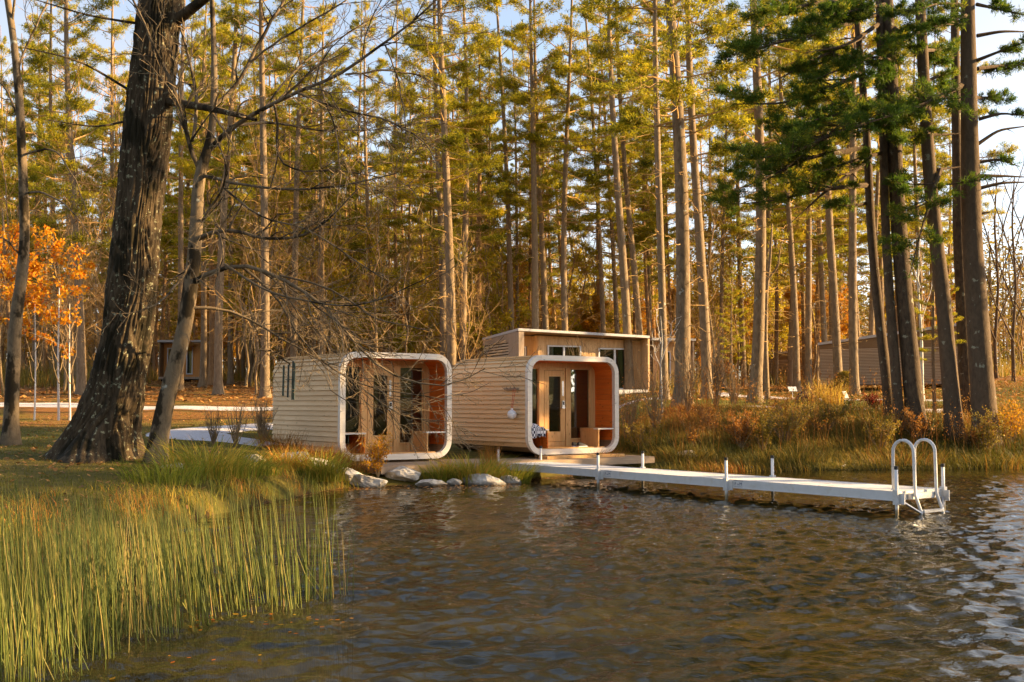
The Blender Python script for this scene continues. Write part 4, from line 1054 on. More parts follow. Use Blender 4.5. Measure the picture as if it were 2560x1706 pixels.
near_pine('leaning dark pine just left of the pair of biggest trunks at right', [(2384, 1018), (2357, 736), (2333, 540), (2316, 330), (2300, 0)], 42, 26, 33.5,
  [zz5((1640, 860, 0), (1540, 890, -1), (1440, 920, -1.5)), zz5((1620, 700, 0), (1470, 690, -1.5), (1300, 740, -2.5), (1120, 840, -3)), zz5((1600, 540, 0), (1720, 480, 1), (1800, 470, 1.5)),
   zz5((1580, 200, 0), (1430, 260, -1), (1330, 330, -2)), zz5((1600, 330, 0), (1690, 330, 1), (1790, 300, 2)), zz5((1570, 90, 0), (1480, 60, -1), (1400, 110, -2)), zz5((1700, 1110, 0), (1560, 1560, -2.0), (1500, 1800, -2.4))],
  [zz5((1680, 1110, 0), (1760, 1100, .3), (1840, 1090, .5)), zz5((1640, 880, 0), (1750, 880, .4), (1840, 870, .6))])
near_pine('slimmer left trunk of the pair of biggest pines at right', [(2417, 1005), (2396, 590), (2391, 300), (2386, 0)], 34, 20, 36,
  [zz5((1800, 560, 0), (1700, 610, -1), (1560, 660, -2)), zz5((1795, 150, 0), (1650, 180, -1), (1540, 210, -2)), zz5((1790, 380, 0), (1690, 400, -1), (1590, 440, -1.6))], [])
near_pine('biggest pine trunk at right, lichen spotted with a sunlit right edge', [(2462, 1015), (2430, 590), (2423, 300), (2419, 0)], 60, 36, 33,
  [zz5((1860, 550, 0), (1720, 620, -1), (1580, 690, -2), (1300, 780, -3), (1150, 830, -3.5)), zz5((1890, 100, 0), (1750, 130, -1), (1560, 215, -2)), zz5((1930, 400, 0), (2080, 340, -.5), (2300, 260, -1)),
   zz5((1940, 30, 0), (2080, 60, -1), (2300, 110, -1.5)), zz5((1930, 640, 0), (2020, 640, .5), (2120, 650, 1)), zz5((1950, 780, 0), (2100, 740, -.3), (2280, 760, -.6)), zz5((1955, 1060, 0), (2080, 1040, 0), (2220, 1090, 0)),
   zz5((1870, 40, 0), (1700, 20, -1), (1560, 60, -2)), zz5((1945, 450, 0), (2100, 430, .5), (2300, 420, 1))],
  [zz5((1940, 235, 0), (2100, 205, 0), (2320, 210, .3)), zz5((1950, 940, 0), (2080, 850, 0), (2300, 820, .2)), zz5((1960, 1230, 0), (2100, 1195, 0), (2320, 1190, .2)), zz5((1960, 1150, 0), (2100, 1150, .2), (2300, 1160, .4)), zz5((1960, 1395, 0), (2030, 1385, 0))], clump=0.85)

# ------------------------------------------------------------------ the great oak at left
def oak():
    Zo = 22.0
    prof = [(1145, 238, 262), (1120, 240, 217), (1085, 250, 192), (1050, 263, 174), (1000, 280, 158), (950, 294, 143), (850, 317, 128), (700, 331, 125), (540, 347, 118), (300, 371, 121), (0, 402, 114), (-300, 425, 104), (-700, 450, 85)]
    X0 = (245 - 1280) / F * Zo; zb = hz(X0, Zo); O = np.array([X0, Zo, zb])
    r = thing('oak_tree', 'huge rough barked oak trunk flaring at its foot on the left bank', 'tree', O)
    c = np.array([at(cx, y, Zo) for (y, cx, w_) in prof]); wd = np.array([w_ / F * Zo * 0.46 for (_, _, w_) in prof])
    c = np.concatenate([[c[0] - np.array([0, 0, 0.6])], c]); wd = np.concatenate([[wd[0] * 1.2], wd])
    n, k = 330, 200
    z = np.linspace(c[0, 2], c[-1, 2], n); z = c[0, 2] + (c[-1, 2] - c[0, 2]) * np.linspace(0, 1, n) ** 1.25
    cx = np.interp(z, c[:, 2], c[:, 0]); R = np.interp(z, c[:, 2], wd)
    for q in range(6): R[1:-1] = (R[:-2] + R[1:-1] + R[2:]) / 3
    a = np.arange(k) * 2 * math.pi / k; A, Z = np.meshgrid(a, z); zz = Z - zb
    ca, sa = np.cos(A), np.sin(A); Rg = R[:, None]
    root = np.exp(-np.maximum(zz, 0) / 0.5) * (vnoise(ca * 3.0 + 5, sa * 3.0, 0.3) - 0.5) * 0.7
    ph = A / (2 * math.pi) * 34 + 2.2 * (vnoise(ca * 3, sa * 3, zz * 0.9) - 0.5) * 2 + 0.7 * np.sin(zz * 2.1 + 5 * vnoise(ca * 4 + 7, sa * 4, zz * 0.6))
    ridge = np.abs(np.sin(ph * math.pi)) ** 0.7
    brk = vnoise(ca * 9, sa * 9, zz * 3.6)
    bark = 0.075 * (ridge * (0.45 + 0.75 * brk) - 0.5) + 0.02 * (vnoise(ca * 24, sa * 24, zz * 9) - 0.5) + 0.05 * (vnoise(ca * 1.7, sa * 1.7, zz * 0.6) - 0.5)
    rr = Rg * (1 + root) + bark * np.clip(Rg / 0.45, 0.6, 1.3)
    V = np.stack([cx[:, None] + rr * ca, Zo + rr * sa, Z], -1) - O
    i = np.arange(n * k).reshape(n, k); j = np.roll(np.arange(k), -1)
    mb = MB(); mb.add(V.reshape(-1, 3), np.stack([i[:-1], i[:-1][:, j], i[1:][:, j], i[1:]], -1).reshape(-1, 4)); mb.build('trunk', M_OAKBARK, r, True)
    rg = np.random.default_rng(8); lm = MB()
    LP, LR = [], []
    for (p0, p1, p2, rad) in (((395, 250), (520, 270), (640, 300), 0.10), ((430, 60), (560, -40), (700, -140), 0.12), ((440, -150), (300, -260), (120, -330), 0.14), ((445, -300), (600, -420), (800, -560), 0.14), ((330, 230), (200, 150), (60, 120), 0.03), ((330, 300), (240, 320), (120, 300), 0.025), ((350, 60), (220, 40), (90, 0), 0.03)):
        q = resample(np.array([at(*p0, Zo), at(*p1, Zo - 0.8), at(*p2, Zo - 1.5)]), 9) - O; LP.append(q); LR.append(np.linspace(rad, rad * 0.35, 9))
    LP, LR = np.array(LP), np.array(LR)
    for q, rr_ in zip(LP, LR): lb = MB(); tubes(lb, q, rr_, 8); lb.build('limb', M_OAKBARK, r, True)
    C, CR = grow(LP, LR, 1.6, 0.4, 0.8, rg, 6, 0.25, 1, 0.03, 0.22); tubes(lm, C, CR, 5)
    D, DR = grow(C, CR, 2.6, 0.45, 0.8, rg, 5, 0.2, 1, 0.0, 0.22); tubes(lm, D, np.maximum(DR, 0.003), 4)
    E, ER = grow(D, DR, 3.0, 0.5, 0.8, rg, 4, 0.2, 1, 0.0, 0.22); tubes(lm, E, np.maximum(ER, 0.0025), 3)
    tag(lm.build('twigs', M_TWIG, r), kind='stuff')
oak()

# ------------------------------------------------------------------ bare trees with traced limbs
def bare_tree(name, label, trunk, limbs, Z, mat, seed, levels=((1.5, 0.42), (2.6, 0.42), (3.2, 0.42)), tw=True, leaves=None, sides=14, flare=0.5, twigmat=None):
    """trunk: (px, py, width px, depth offset) bottom to top; limbs the same"""
    rg = np.random.default_rng(seed)
    X0 = (trunk[0][0] - 1280) / F * Z; zb = hz(X0, Z); O = np.array([X0, Z, zb])
    r = thing(name, label, 'tree', O)
    def line(pts, n, first=None):
        p = np.array([list(at(x, y, Z + d)) + [w_ / F * Z * 0.5] for (x, y, w_, d) in pts])
        if first is not None: p = np.concatenate([np.array([list(first) + [p[0, 3]]]), p])
        return resample(p, n)
    tp = line(trunk, 40, np.array([X0, Z, zb - 0.4])); P, R = tp[:, :3], tp[:, 3]
    R = R * (1 + flare * np.exp(-np.maximum(P[:, 2] - zb, 0) / 0.25))
    k = sides; a = np.arange(k) * 2 * math.pi / k
    Tn = norm(np.gradient(P, axis=0)); U = norm(np.cross(Tn, np.array([0, 1.0, 0]))); W_ = np.cross(Tn, U)
    lump = 1 + 0.22 * (vnoise(np.cos(a)[None] * 1.6 + seed, np.sin(a)[None] * 1.6, P[:, 2:3] * 2.2) - 0.5)
    V = P[:, None] + (U[:, None] * np.cos(a)[None, :, None] + W_[:, None] * np.sin(a)[None, :, None]) * (R[:, None] * lump)[..., None] - O
    n = len(P); i = np.arange(n * k).reshape(n, k); j = np.roll(np.arange(k), -1)
    mb = MB(); mb.add(V.reshape(-1, 3), np.stack([i[:-1], i[:-1][:, j], i[1:][:, j], i[1:]], -1).reshape(-1, 4)); mb.build('trunk', mat, r, True)
    lm, tg = MB(), MB(); LP, LR = [], []
    for b in limbs:
        q = line(b, 16); q[:, 3] *= 0.86; LP.append(q[:, :3] - O + np.cumsum(rg.normal(size=(16, 3)) * 0.012, 0)); LR.append(q[:, 3])
    LP, LR = np.array(LP), np.array(LR)
    for q, rr_ in zip(LP, LR): lb = MB(); tubes(lb, q, rr_, 8); lb.build('limb', mat if twigmat is None else twigmat, r, True)
    A, B_ = LP, LR; lv = []
    for li, (per, lf) in enumerate(levels):
        A, B_ = grow(A, B_, per, lf, 0.75, rg, 6 if li == 0 else 5, 0.12, 1.0, -0.01 if li else 0.03, 0.2, 0.55, minlen=0.12)
        B_ = np.maximum(B_, 0.0055 - 0.001 * li)
        tubes(lm if li == 0 else tg, A, B_, 5 if li == 0 else 3); lv.append(A)
    tag(lm.build('branches', mat if twigmat is None else twigmat, r), kind='stuff')
    if tg.n: tag(tg.build('twigs', M_TWIG, r), kind='stuff')
    if leaves:
        cnt, m_, ln = leaves; pool = np.concatenate([q[:, 1:].reshape(-1, 3) for q in lv[-2:]])
        c_ = pool[rg.integers(0, len(pool), cnt)] + rg.normal(size=(cnt, 3)) * 0.06
        cr = MB(); kites(cr, c_, rg.normal(size=(cnt, 3)) + np.array([0, 0, -0.5]), rg.uniform(ln * 0.6, ln * 1.3, cnt), rg.uniform(ln * 0.45, ln * 0.95, cnt), rg, np.clip(rg.normal(0.5, 0.25, cnt), 0, 1)); tag(cr.build('crown', m_, r), kind='stuff')
    return r
ZL = 21.4
bare_tree('leaning_tree', 'leafless leaning tree right of the oak, mossy trunk, boughs reaching across the pods',
  [(388, 1148, 46, 0), (412, 1010, 43, 0), (441, 907, 40, 0), (469, 785, 38, 0), (478, 703, 36, 0), (487, 622, 33, 0), (494, 500, 30, 0), (495, 440, 30, 0), (503, 413, 28, 0), (528, 364, 20, 0), (536, 268, 18, 0), (536, 153, 15, 0), (530, 0, 12, 0), (520, -200, 9, 0), (505, -420, 5, 0)],
  [[(528, 372, 18, 0), (574, 318, 14, -.3), (650, 283, 12, -.6), (750, 230, 10, -.9), (860, 188, 9, -1.2), (960, 110, 7, -1.5), (1085, 23, 5, -1.8), (1160, -60, 3, -2)],
   [(536, 262, 14, 0), (582, 230, 13, .2), (620, 165, 12, .4), (666, 57, 10, .6), (708, 0, 8, .8), (790, -150, 4, 1)],
   [(497, 420, 16, 0), (475, 383, 13, -.2), (467, 306, 11, -.4), (440, 230, 10, -.6), (402, 134, 8, -.8), (356, 38, 7, -1), (333, 0, 6, -1), (300, -120, 3, -1.2)],
   [(480, 350, 11, -.2), (490, 230, 10, .2), (459, 134, 8, .4), (440, 60, 6, .6), (410, -80, 3, .8)],
   [(505, 440, 12, 0), (574, 455, 9, -.5), (689, 482, 7, -1), (860, 471, 5, -1.5), (1000, 440, 3, -2)],
   [(492, 600, 16, 0), (530, 580, 12, -.4), (563, 577, 11, -.6), (653, 597, 9, -1), (747, 597, 8, -1.3), (816, 540, 5, -1.6), (880, 470, 3, -1.8)],
   [(480, 710, 18, 0), (527, 671, 14, -.3), (592, 658, 12, -.5), (661, 667, 11, -.7), (735, 711, 10, -.9), (860, 789, 8, -1), (893, 881, 6.5, -.8), (958, 934, 6, -.7), (1048, 970, 5, -.6), (1089, 979, 4.5, -.5), (1170, 962, 3.5, -.4), (1211, 922, 2.4, -.3)],
   [(600, 662, 9, -.5), (690, 735, 7, -.2), (775, 885, 6, .2), (852, 942, 5, .3), (905, 964, 4.5, .3), (966, 986, 4, .3), (1027, 986, 3.4, .3), (1110, 1000, 2.4, .4)],
   [(474, 770, 11, 0), (551, 764, 8, .2), (612, 793, 7, .4), (694, 846, 6, .6), (775, 887, 5, .7), (850, 930, 4.4, .8), (915, 970, 4, .8), (966, 1031, 3.6, .8), (997, 1042, 3.4, .9), (1060, 1048, 3, .9), (1140, 1050, 2, 1)],
   [(560, 660, 8, -.5), (640, 720, 6, -1), (760, 760, 5, -1.4), (900, 760, 4, -1.7), (1040, 700, 3, -2), (1120, 640, 2, -2.2)],
   [(700, 690, 6, -.8), (820, 720, 5, -1.1), (930, 800, 4, -1.3), (1060, 830, 2.6, -1.5)],
   [(575, 318, 10, -.3), (680, 300, 8, .3), (800, 330, 6, .8), (930, 320, 4, 1.2), (1060, 300, 2.5, 1.5)],
   [(690, 265, 8, -.7), (700, 330, 7, -.9), (690, 395, 6, -1), (740, 440, 5, -1.1), (840, 430, 4, -1.3), (960, 450, 3, -1.5)],
   [(860, 188, 7, -1.2), (960, 175, 6, -1), (1060, 190, 4, -.7), (1130, 240, 2.4, -.5)], [(745, 232, 7, -.9), (850, 280, 6, -1.3), (960, 300, 5, -1.7), (1060, 350, 3.5, -2), (1100, 430, 2, -2.2)],
   [(622, 162, 8, .4), (720, 90, 6, .2), (840, 20, 5, 0), (960, -60, 3, -.2)], [(960, 112, 5, -1.5), (1000, 220, 4, -1.7), (1015, 340, 3, -1.8), (1005, 430, 2, -1.8)], [(650, 283, 7, -.6), (740, 180, 6, -.2), (830, 110, 5, .2), (930, 60, 3, .5), (1010, -20, 2, .7)],
   [(800, 210, 6, -1), (840, 330, 4.5, -1.3), (850, 450, 3.4, -1.5), (830, 560, 2, -1.6)], [(560, 470, 6, -.7), (660, 540, 5, -1.2), (780, 560, 4, -1.6), (900, 640, 3, -2), (980, 690, 2, -2.2)],
   [(640, 880, 5, .5), (690, 880, 4.5, .6), (721, 897, 4.2, .65), (726, 900, 3, .66)],
   [(484, 640, 10, 0), (455, 700, 7, -.7), (400, 760, 5, -1.3), (330, 790, 3, -1.7), (270, 780, 2, -2)],
   [(500, 560, 9, 0), (560, 470, 7, -.7), (575, 420, 5.5, -1), (540, 330, 4, -1.4), (470, 300, 2.6, -1.8)]],
  ZL, M_GREYBARK, 31, ((3.4, 0.36), (4.6, 0.42), (4.4, 0.45)))
bare_tree('maple_tree', 'slim curved grey maple at the far left edge, standing before the orange leaves',
  [(27, 1118, 38, 0), (27, 1030, 34, 0), (40, 785, 31, 0), (56, 690, 28, 0), (63, 575, 25, 0), (58, 450, 22, 0), (50, 270, 20, 0), (35, 100, 18, 0), (19, 0, 16, 0), (-10, -180, 11, 0), (-20, -400, 6, 0)],
  [[(65, 385, 7, 0), (105, 365, 6, -.2), (140, 372, 5, -.4), (175, 430, 4, -.6), (215, 540, 2.5, -.8)], [(62, 485, 7, 0), (95, 478, 6, -.3), (150, 500, 5, -.5), (200, 540, 3, -.8), (235, 600, 2, -1)],
   [(50, 300, 7, 0), (20, 230, 6, .4), (-20, 180, 4, .7), (-70, 150, 2.5, 1)], [(45, 170, 7, 0), (90, 60, 6, .3), (130, -60, 4, .6), (150, -150, 2.5, .8)], [(30, 60, 8, 0), (44, -60, 6, -.4), (60, -200, 4, -.7)],
   [(50, 640, 5, 0), (20, 600, 4, -.5), (-30, 560, 2.5, -.9)]], 25.0, M_GREYBARK, 32, ((1.8, 0.4), (2.6, 0.45), (2.8, 0.45)))
bare_tree('orange_oak', 'small tree covered in bright orange autumn leaves at the left edge',
  [(22, 985, 13, 0), (24, 850, 11, 0), (16, 700, 9, 0), (10, 600, 7, 0), (6, 520, 4, 0)],
  [[(22, 800, 5, 0), (80, 720, 4, -.5), (150, 690, 3, -.9), (200, 690, 2, -1.2)], [(20, 760, 5, 0), (70, 660, 4, .4), (110, 620, 3, .8), (160, 640, 2, 1)], [(16, 720, 5, 0), (60, 740, 4, -.8), (120, 750, 3, -1.2), (185, 760, 2, -1.6)],
   [(24, 860, 5, 0), (80, 830, 4, .5), (120, 850, 3, .8), (160, 870, 2, 1)], [(14, 660, 5, 0), (-30, 620, 4, .6), (-80, 600, 2, 1)], [(12, 640, 4, 0), (40, 580, 3, -.7), (80, 570, 2, -1)], [(22, 820, 5, 0), (-20, 780, 4, -.5), (-80, 760, 2, -1)],
   [(18, 740, 5, 0), (0, 660, 4, -.9), (-20, 600, 3, -1.4)]], 39.0, M_TWIG, 33, ((2.6, 0.5), (3.4, 0.55)), leaves=(5200, M_ORANGELEAF, 0.125), sides=8)
for lab, tk, sd in (('leftmost of the three young white stemmed trees by the road', [(87, 1037, 4.5, 0), (89, 900, 3.4, 0), (87, 760, 2, 0)], 41), ('middle and tallest white painted young tree by the road', [(147, 1048, 6.5, 0), (145, 900, 5, 0), (148, 720, 3, 0)], 42),
                    ('rightmost young white stemmed tree by the road, with upswept bare twigs', [(175, 1042, 5.5, 0), (173, 900, 4, 0), (174, 760, 2, 0)], 43)):
    x, Zy = tk[0][0], 37.5
    bl = [[(x + 1, 960 - q * 26, 2.6, 0), (x + s_ * (10 + q), 930 - q * 28, 2, 0.2 * s_), (x + s_ * (20 + q), 880 - q * 30, 1, 0.4 * s_)] for q, s_ in enumerate((-1, 1, -1, 1, -1, 1))]
    bare_tree('young_tree', lab, tk, bl, Zy, M_BIRCH, sd, ((2.2, 0.5), (2.0, 0.5)), sides=8, flare=0.2, twigmat=M_TWIG)
bare_tree('birch_tree', 'thin white birch stem before the long slatted cabin', [(2306, 985, 9, 0), (2303, 830, 7, 0), (2294, 700, 5, 0), (2300, 580, 2, 0)],
  [[(2303, 800, 3, 0), (2330, 720, 2, .3), (2350, 640, 1, .5)], [(2300, 720, 3, 0), (2275, 640, 2, -.3), (2262, 560, 1, -.5)], [(2297, 690, 3, 0), (2320, 600, 2, .3), (2330, 480, 1, .5)]], 46, M_BIRCH, 44, sides=8)
bare_tree('birch_sapling', 'thin white stem standing before the thickest near trunk by the house', [(1655, 1000, 5, 0), (1652, 920, 3.4, 0), (1656, 850, 2, 0), (1652, 790, 1, 0)],
  [[(1654, 930, 2.4, 0), (1638, 880, 1.6, .2), (1630, 830, 1, .3)], [(1653, 900, 2.4, 0), (1670, 850, 1.6, -.2), (1678, 800, 1, -.3)], [(1652, 860, 2.2, 0), (1640, 810, 1.4, .2), (1634, 770, 1, .3)]], 36, M_BIRCH, 45, ((3, .5), (2.5, .5)), sides=8, flare=0.2)
bare_tree('crooked_tree', 'thin crooked forked tree right of the thick pine on the garden path', [(1918, 990, 12, 0), (1914, 850, 10, 0), (1916, 736, 9, 0), (1926, 640, 7, 0), (1930, 560, 4, 0)],
  [[(1915, 720, 6, 0), (1895, 690, 5, .3), (1880, 650, 3, .5)], [(1918, 700, 6, 0), (1945, 660, 5, -.3), (1952, 600, 3, -.5)], [(1922, 660, 4, 0), (1900, 600, 3, .4), (1890, 540, 2, .6)]], 47, M_TWIG, 46, sides=8)
for lab, x, Z, sd, h_ in (('bare dark tree at the right edge, right of the biggest trunk', 2536, 62, 51, 1.0), ('bare dark tree between the biggest trunk and the right edge', 2492, 72, 52, 0.9), ('leafless tree low at the right picture edge', 2585, 55, 53, 1.0)):
    bl = [[(x, 860 - q * 45, 6 - q * 0.5, 0), (x + s_ * 30, 790 - q * 55, 4, .5 * s_), (x + s_ * 62, 730 - q * 60, 2.5, s_), (x + s_ * 90, 700 - q * 70, 1.4, s_ * 1.5)] for q, s_ in enumerate((-1, 1, -1, 1, -1, 1))]
    bare_tree('bare_tree', lab, [(x, 975, 11, 0), (x - 5, 860, 9, 0), (x + 4, 720, 7, 0), (x - 6, 560, 5, 0), (x, 440, 3, 0)], bl, Z, M_DARKBARK, sd, ((1.2, 0.45), (1.6, 0.5), (1.6, .5)), sides=8)
# ------------------------------------------------------------------ understorey: leafless saplings and golden beeches deep in the wood
def sapling_variant(seed, H=9.0, leaves=0, mat=M_GOLDLEAF, leafsize=0.14):
    rg = np.random.default_rng(seed); n = 14; z = np.linspace(-0.3, H, n)
    wob = np.cumsum(rg.normal(size=(n, 2)) * 0.10, 0); P = np.stack([wob[:, 0], wob[:, 1], z], 1); R = np.linspace(0.065, 0.012, n)
    tr = MB(); tubes(tr, P, R, 7)
    C, CR = grow(P[None], R[None], 2.6, 0.30, 0.65, rg, 6, 0.2, 1, 0.06, 0.16, 0.5); lm = MB(); tubes(lm, C, np.maximum(CR, 0.006), 4)
    D, DR = grow(C, CR, 2.4, 0.45, 0.7, rg, 5, 0.15, 1, 0.03, 0.2, 0.6); tubes(lm, D, np.maximum(DR, 0.005), 3)
    E, ER = grow(D, DR, 2.2, 0.5, 0.7, rg, 4, 0.15, 1, 0.02, 0.2, 0.6); tubes(lm, E, np.maximum(ER, 0.004), 3)
    cr = None
    if leaves:
        pool = np.concatenate([D[:, 1:].reshape(-1, 3), E[:, 1:].reshape(-1, 3)]); pool = pool[pool[:, 2] < H * 0.85]
        c_ = pool[rg.integers(0, len(pool), leaves)] + rg.normal(size=(leaves, 3)) * 0.10
        cr = MB(); kites(cr, c_, rg.normal(size=(leaves, 3)) + np.array([0, 0, -0.4]), rg.uniform(0.6, 1.3, leaves) * leafsize, rg.uniform(0.4, 0.8, leaves) * leafsize, rg, np.clip(rg.normal(0.5, 0.25, leaves), 0, 1)); cr = cr.mesh('crown', mat)
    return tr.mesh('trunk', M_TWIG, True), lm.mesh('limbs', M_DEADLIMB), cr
SV = [sapling_variant(201, 10), sapling_variant(202, 8), sapling_variant(203, 12), sapling_variant(204, 7)]
BV = [sapling_variant(211, 7, 4200), sapling_variant(212, 9, 5200, M_GOLDLEAF), sapling_variant(213, 6, 2200, M_RUSTLEAF), sapling_variant(214, 10, 3000, M_OLIVELEAF, 0.17)]
def place(var, name, label, group, x, y, s=1.0, cat='tree'):
    r = thing(name, label, cat, (x, y, hz(x, y)), random.uniform(0, 6.28), group); r.scale = (s, s, s * random.uniform(0.9, 1.15))
    for nm, me in zip(('trunk', 'limbs', 'crown'), var):
        if me: tag(link(nm, me, r), kind=None if nm == 'trunk' else 'stuff')
    return r
ru = np.random.default_rng(77)
k = 0
while k < 150:
    Z = ru.uniform(52, 108); px = ru.uniform(-40, 2560)
    if 1190 < px < 1650 and Z < 64: continue
    if 330 < px < 560 and Z < 82: continue
    if 1840 < px and Z < 74: continue
    place(SV[int(ru.integers(0, 4))], 'sapling', 'thin leafless sapling among the pines', 'leafless saplings in the wood', (px - 1280) / F * Z, Z, ru.uniform(0.7, 1.35)); k += 1
k = 0
while k < 80:
    Z = ru.uniform(74, 116); px = ru.uniform(500, 2620) if k > 8 else ru.uniform(-40, 400)
    if px > 2040 and Z > 84: px -= 900
    place(BV[int(ru.choice([0, 1, 2, 3], p=[.4, .3, .15, .15]))], 'golden_beech', 'small golden leaved beech glowing deep between the pine trunks', 'golden beeches in the wood', (px - 1280) / F * Z, Z, ru.uniform(0.7, 1.3)); k += 1
k = 0; YV = [sapling_variant(221, 11, 5200, M_YELLOWLEAF, 0.16), sapling_variant(222, 8, 4200, M_YELLOWLEAF, 0.15)]
while k < 46:
    Z = ru.uniform(64, 108); px = ru.uniform(430, 1260) if k < 30 else ru.uniform(1260, 2300)
    if px > 1260 and Z < 72: continue
    if px > 2040 and Z > 84: continue
    place(YV[k % 2], 'yellow_sapling', 'slender yellow leaved sapling filling the gaps between the pines', 'yellow saplings in the wood', (px - 1280) / F * Z, Z, ru.uniform(0.75, 1.3)); k += 1
# young green pines near the ground on the right
for lab, x, y, Z, s_ in (('young pine with loose green sprays before the leaning dark trunk', 2335, 985, 36, 0.27), ('low young pine between the pale pine and the garden path pine', 1830, 990, 50, 0.25)):
    X = (x - 1280) / F * Z
    r = thing('young_pine', lab, 'tree', (X, Z, hz(X, Z)), 1.0); r.scale = (s_, s_, s_)
    for nm, me in zip(('trunk', 'limbs', 'crown'), PV[3]): link(nm, me, r)

# the wood's far edge: one mass of trunks and foliage
rf_ = np.random.default_rng(91); fw = MB(); ft = MB()
n = 760; Z = rf_.uniform(112, 165, n); px = rf_.uniform(-150, 2700, n); X = (px - 1280) / F * Z; zb = height(X, Z); H = rf_.uniform(9, 17, n) * np.where(px < 1150, 1.5, 1.05)
t = np.linspace(0, 1, 5); P = np.stack([X[:, None] + rf_.normal(size=(n, 5)) * 0.15, np.repeat(Z[:, None], 5, 1), zb[:, None] - 0.5 + H[:, None] * t], -1)
tubes(ft, P, np.repeat(rf_.uniform(0.08, 0.2, n)[:, None], 5, 1) * np.linspace(1, 0.3, 5), 5)
tag(ft.build('far_wood_trunks', M_PINEBARK), 'mass of trunks at the far edge of the wood', 'wood', kind='stuff')
m = 170000; own = rf_.integers(0, n, m); u = rf_.beta(1.25, 1.7, m)
c_ = np.stack([X[own], Z[own], zb[own] + H[own] * (0.08 + 0.97 * u)], 1) + rf_.normal(size=(m, 3)) * np.array([1.5, 1.5, 0.35]) * (1.2 - 0.8 * u)[:, None]
kites(fw, c_, rf_.normal(size=(m, 3)) * np.array([1, 1, 0.5]), rf_.uniform(0.35, 0.75, m), rf_.uniform(0.12, 0.3, m), rf_, np.clip(rf_.normal(0.5, 0.2, m) + 0.25 * (vnoise(own * 3.7, 0.5) - 0.5), 0, 1))
tag(fw.build('far_wood_foliage', M_OLIVELEAF), 'mass of olive and golden foliage closing the wood far behind', 'wood', kind='stuff')
# low brush under the wood
m = 85000; Z = rf_.uniform(52, 122, m); px = rf_.uniform(-80, 2640, m); X = (px - 1280) / F * Z; ok = (vnoise(X * 0.16, Z * 0.16) > 0.5) & ~((px > 1180) & (px < 1660) & (Z < 62)) & ~((px > 1750) & (Z < 74))
X, Z = X[ok], Z[ok]; m = len(X); mb = MB()
blades(mb, np.stack([X, Z, height(X, Z) - 0.02], 1), rf_.uniform(0.25, 2.4, m) * rf_.uniform(0.3, 1, m), rf_.uniform(0.02, 0.06, m), rf_.uniform(0, 6.28, m), rf_.uniform(0.1, 0.7, m), rf_, np.clip(rf_.normal(0.58, 0.16, m), 0, 1), 2)
tag(mb.build('brush', M_DRYGRASS), 'low dry brush on the floor of the wood', 'brush', kind='stuff')
xs_ = np.linspace(-2.6, 2.6, 90); prof_ = 17 + 10 * vnoise(np.arange(90) * 0.6, 2.0); rows = []
for rad_, zf_ in ((128, 0), (133, 0.7), (140, 1.0), (170, 1.15)): rows.append(np.stack([np.sin(xs_) * rad_ * 1.5, -20 - np.cos(xs_) * rad_, -0.5 + prof_ * zf_], 1))
V_ = np.stack(rows); i = np.arange(4 * 90).reshape(4, 90); mb = MB(); V_[..., 1] = np.minimum(V_[..., 1], -25)
mb.add(V_.reshape(-1, 3), np.stack([i[:-1, :-1], i[:-1, 1:], i[1:, 1:], i[1:, :-1]], -1).reshape(-1, 4)); tag(mb.build('reflection_ridge', M_LAWN), kind='structure')  # unseen ridge added behind the viewer to darken the window reflections
# far shore of the lake behind the viewer, seen only as a reflection
m = 26000; th = rf_.uniform(-2.6, 2.6, m); rad = rf_.uniform(120, 150, m); X = np.sin(th) * rad * 1.5; Yb = -20 - np.cos(th) * rad
ok = Yb < -25; X, Yb = X[ok], Yb[ok]; m = len(X); tall = 7 + 8 * vnoise(X * 0.11, Yb * 0.11)
c_ = np.stack([X, Yb, rf_.uniform(-0.5, 1, m) * tall + 0.5], 1); mb = MB()
kites(mb, c_, rf_.normal(size=(m, 3)), rf_.uniform(1.2, 2.6, m), rf_.uniform(0.8, 1.6, m), rf_, rf_.uniform(0, 0.6, m))
tag(mb.build('far_shore_wood', M_SHADENEEDLE), 'wooded far shore across the lake', 'wood', kind='stuff')

# ------------------------------------------------------------------ grass, reeds, scrub
rgz = np.random.default_rng(55)
def scatter(n, x0, x1, y0, y1, cond):
    X, Y = rgz.uniform(x0, x1, n), rgz.uniform(y0, y1, n); ok = cond(X, Y); return X[ok], Y[ok]
def off_built(X, Y):
    d1 = np.stack([X, Y], -1) - POD1; u, v = d1 @ UX, d1 @ VX
    inside = (u > 0.0) & (u < 9.2) & (v > -1.35) & (v < 3.9)
    pth = np.zeros(X.shape, bool)
    for pts, wd in (([(-5.6, 26.9), (-7.4, 28.0), (-8.7, 29.6), (-8.5, 31.8), (-7.0, 34.5), (-4.0, 37.6), (-0.5, 40)], 1.0), ([(-48, 45.5), (-30, 45.5), (-19, 45.6)], 4.1), ([(-19, 45.6), (-15, 44.0)], 2.2), ([(-14.5, 44.2), (-11, 43.2), (-5, 43), (2, 46), (7, 47.5)], 0.7), ([(8, 38.6), (11, 37.6), (14, 37.4), (18, 38.2), (24, 40)], 0.45), ([(9, 66), (10.6, 58), (10.2, 52), (11.5, 48.5), (14.5, 47), (19, 46)], 0.75)):
        c = resample(np.array(pts, float), 60)
        dd = np.min((X[:, None] - c[:, 0]) ** 2 + (Y[:, None] - c[:, 1]) ** 2, 1); pth |= dd < wd ** 2
    return ~inside & ~pth
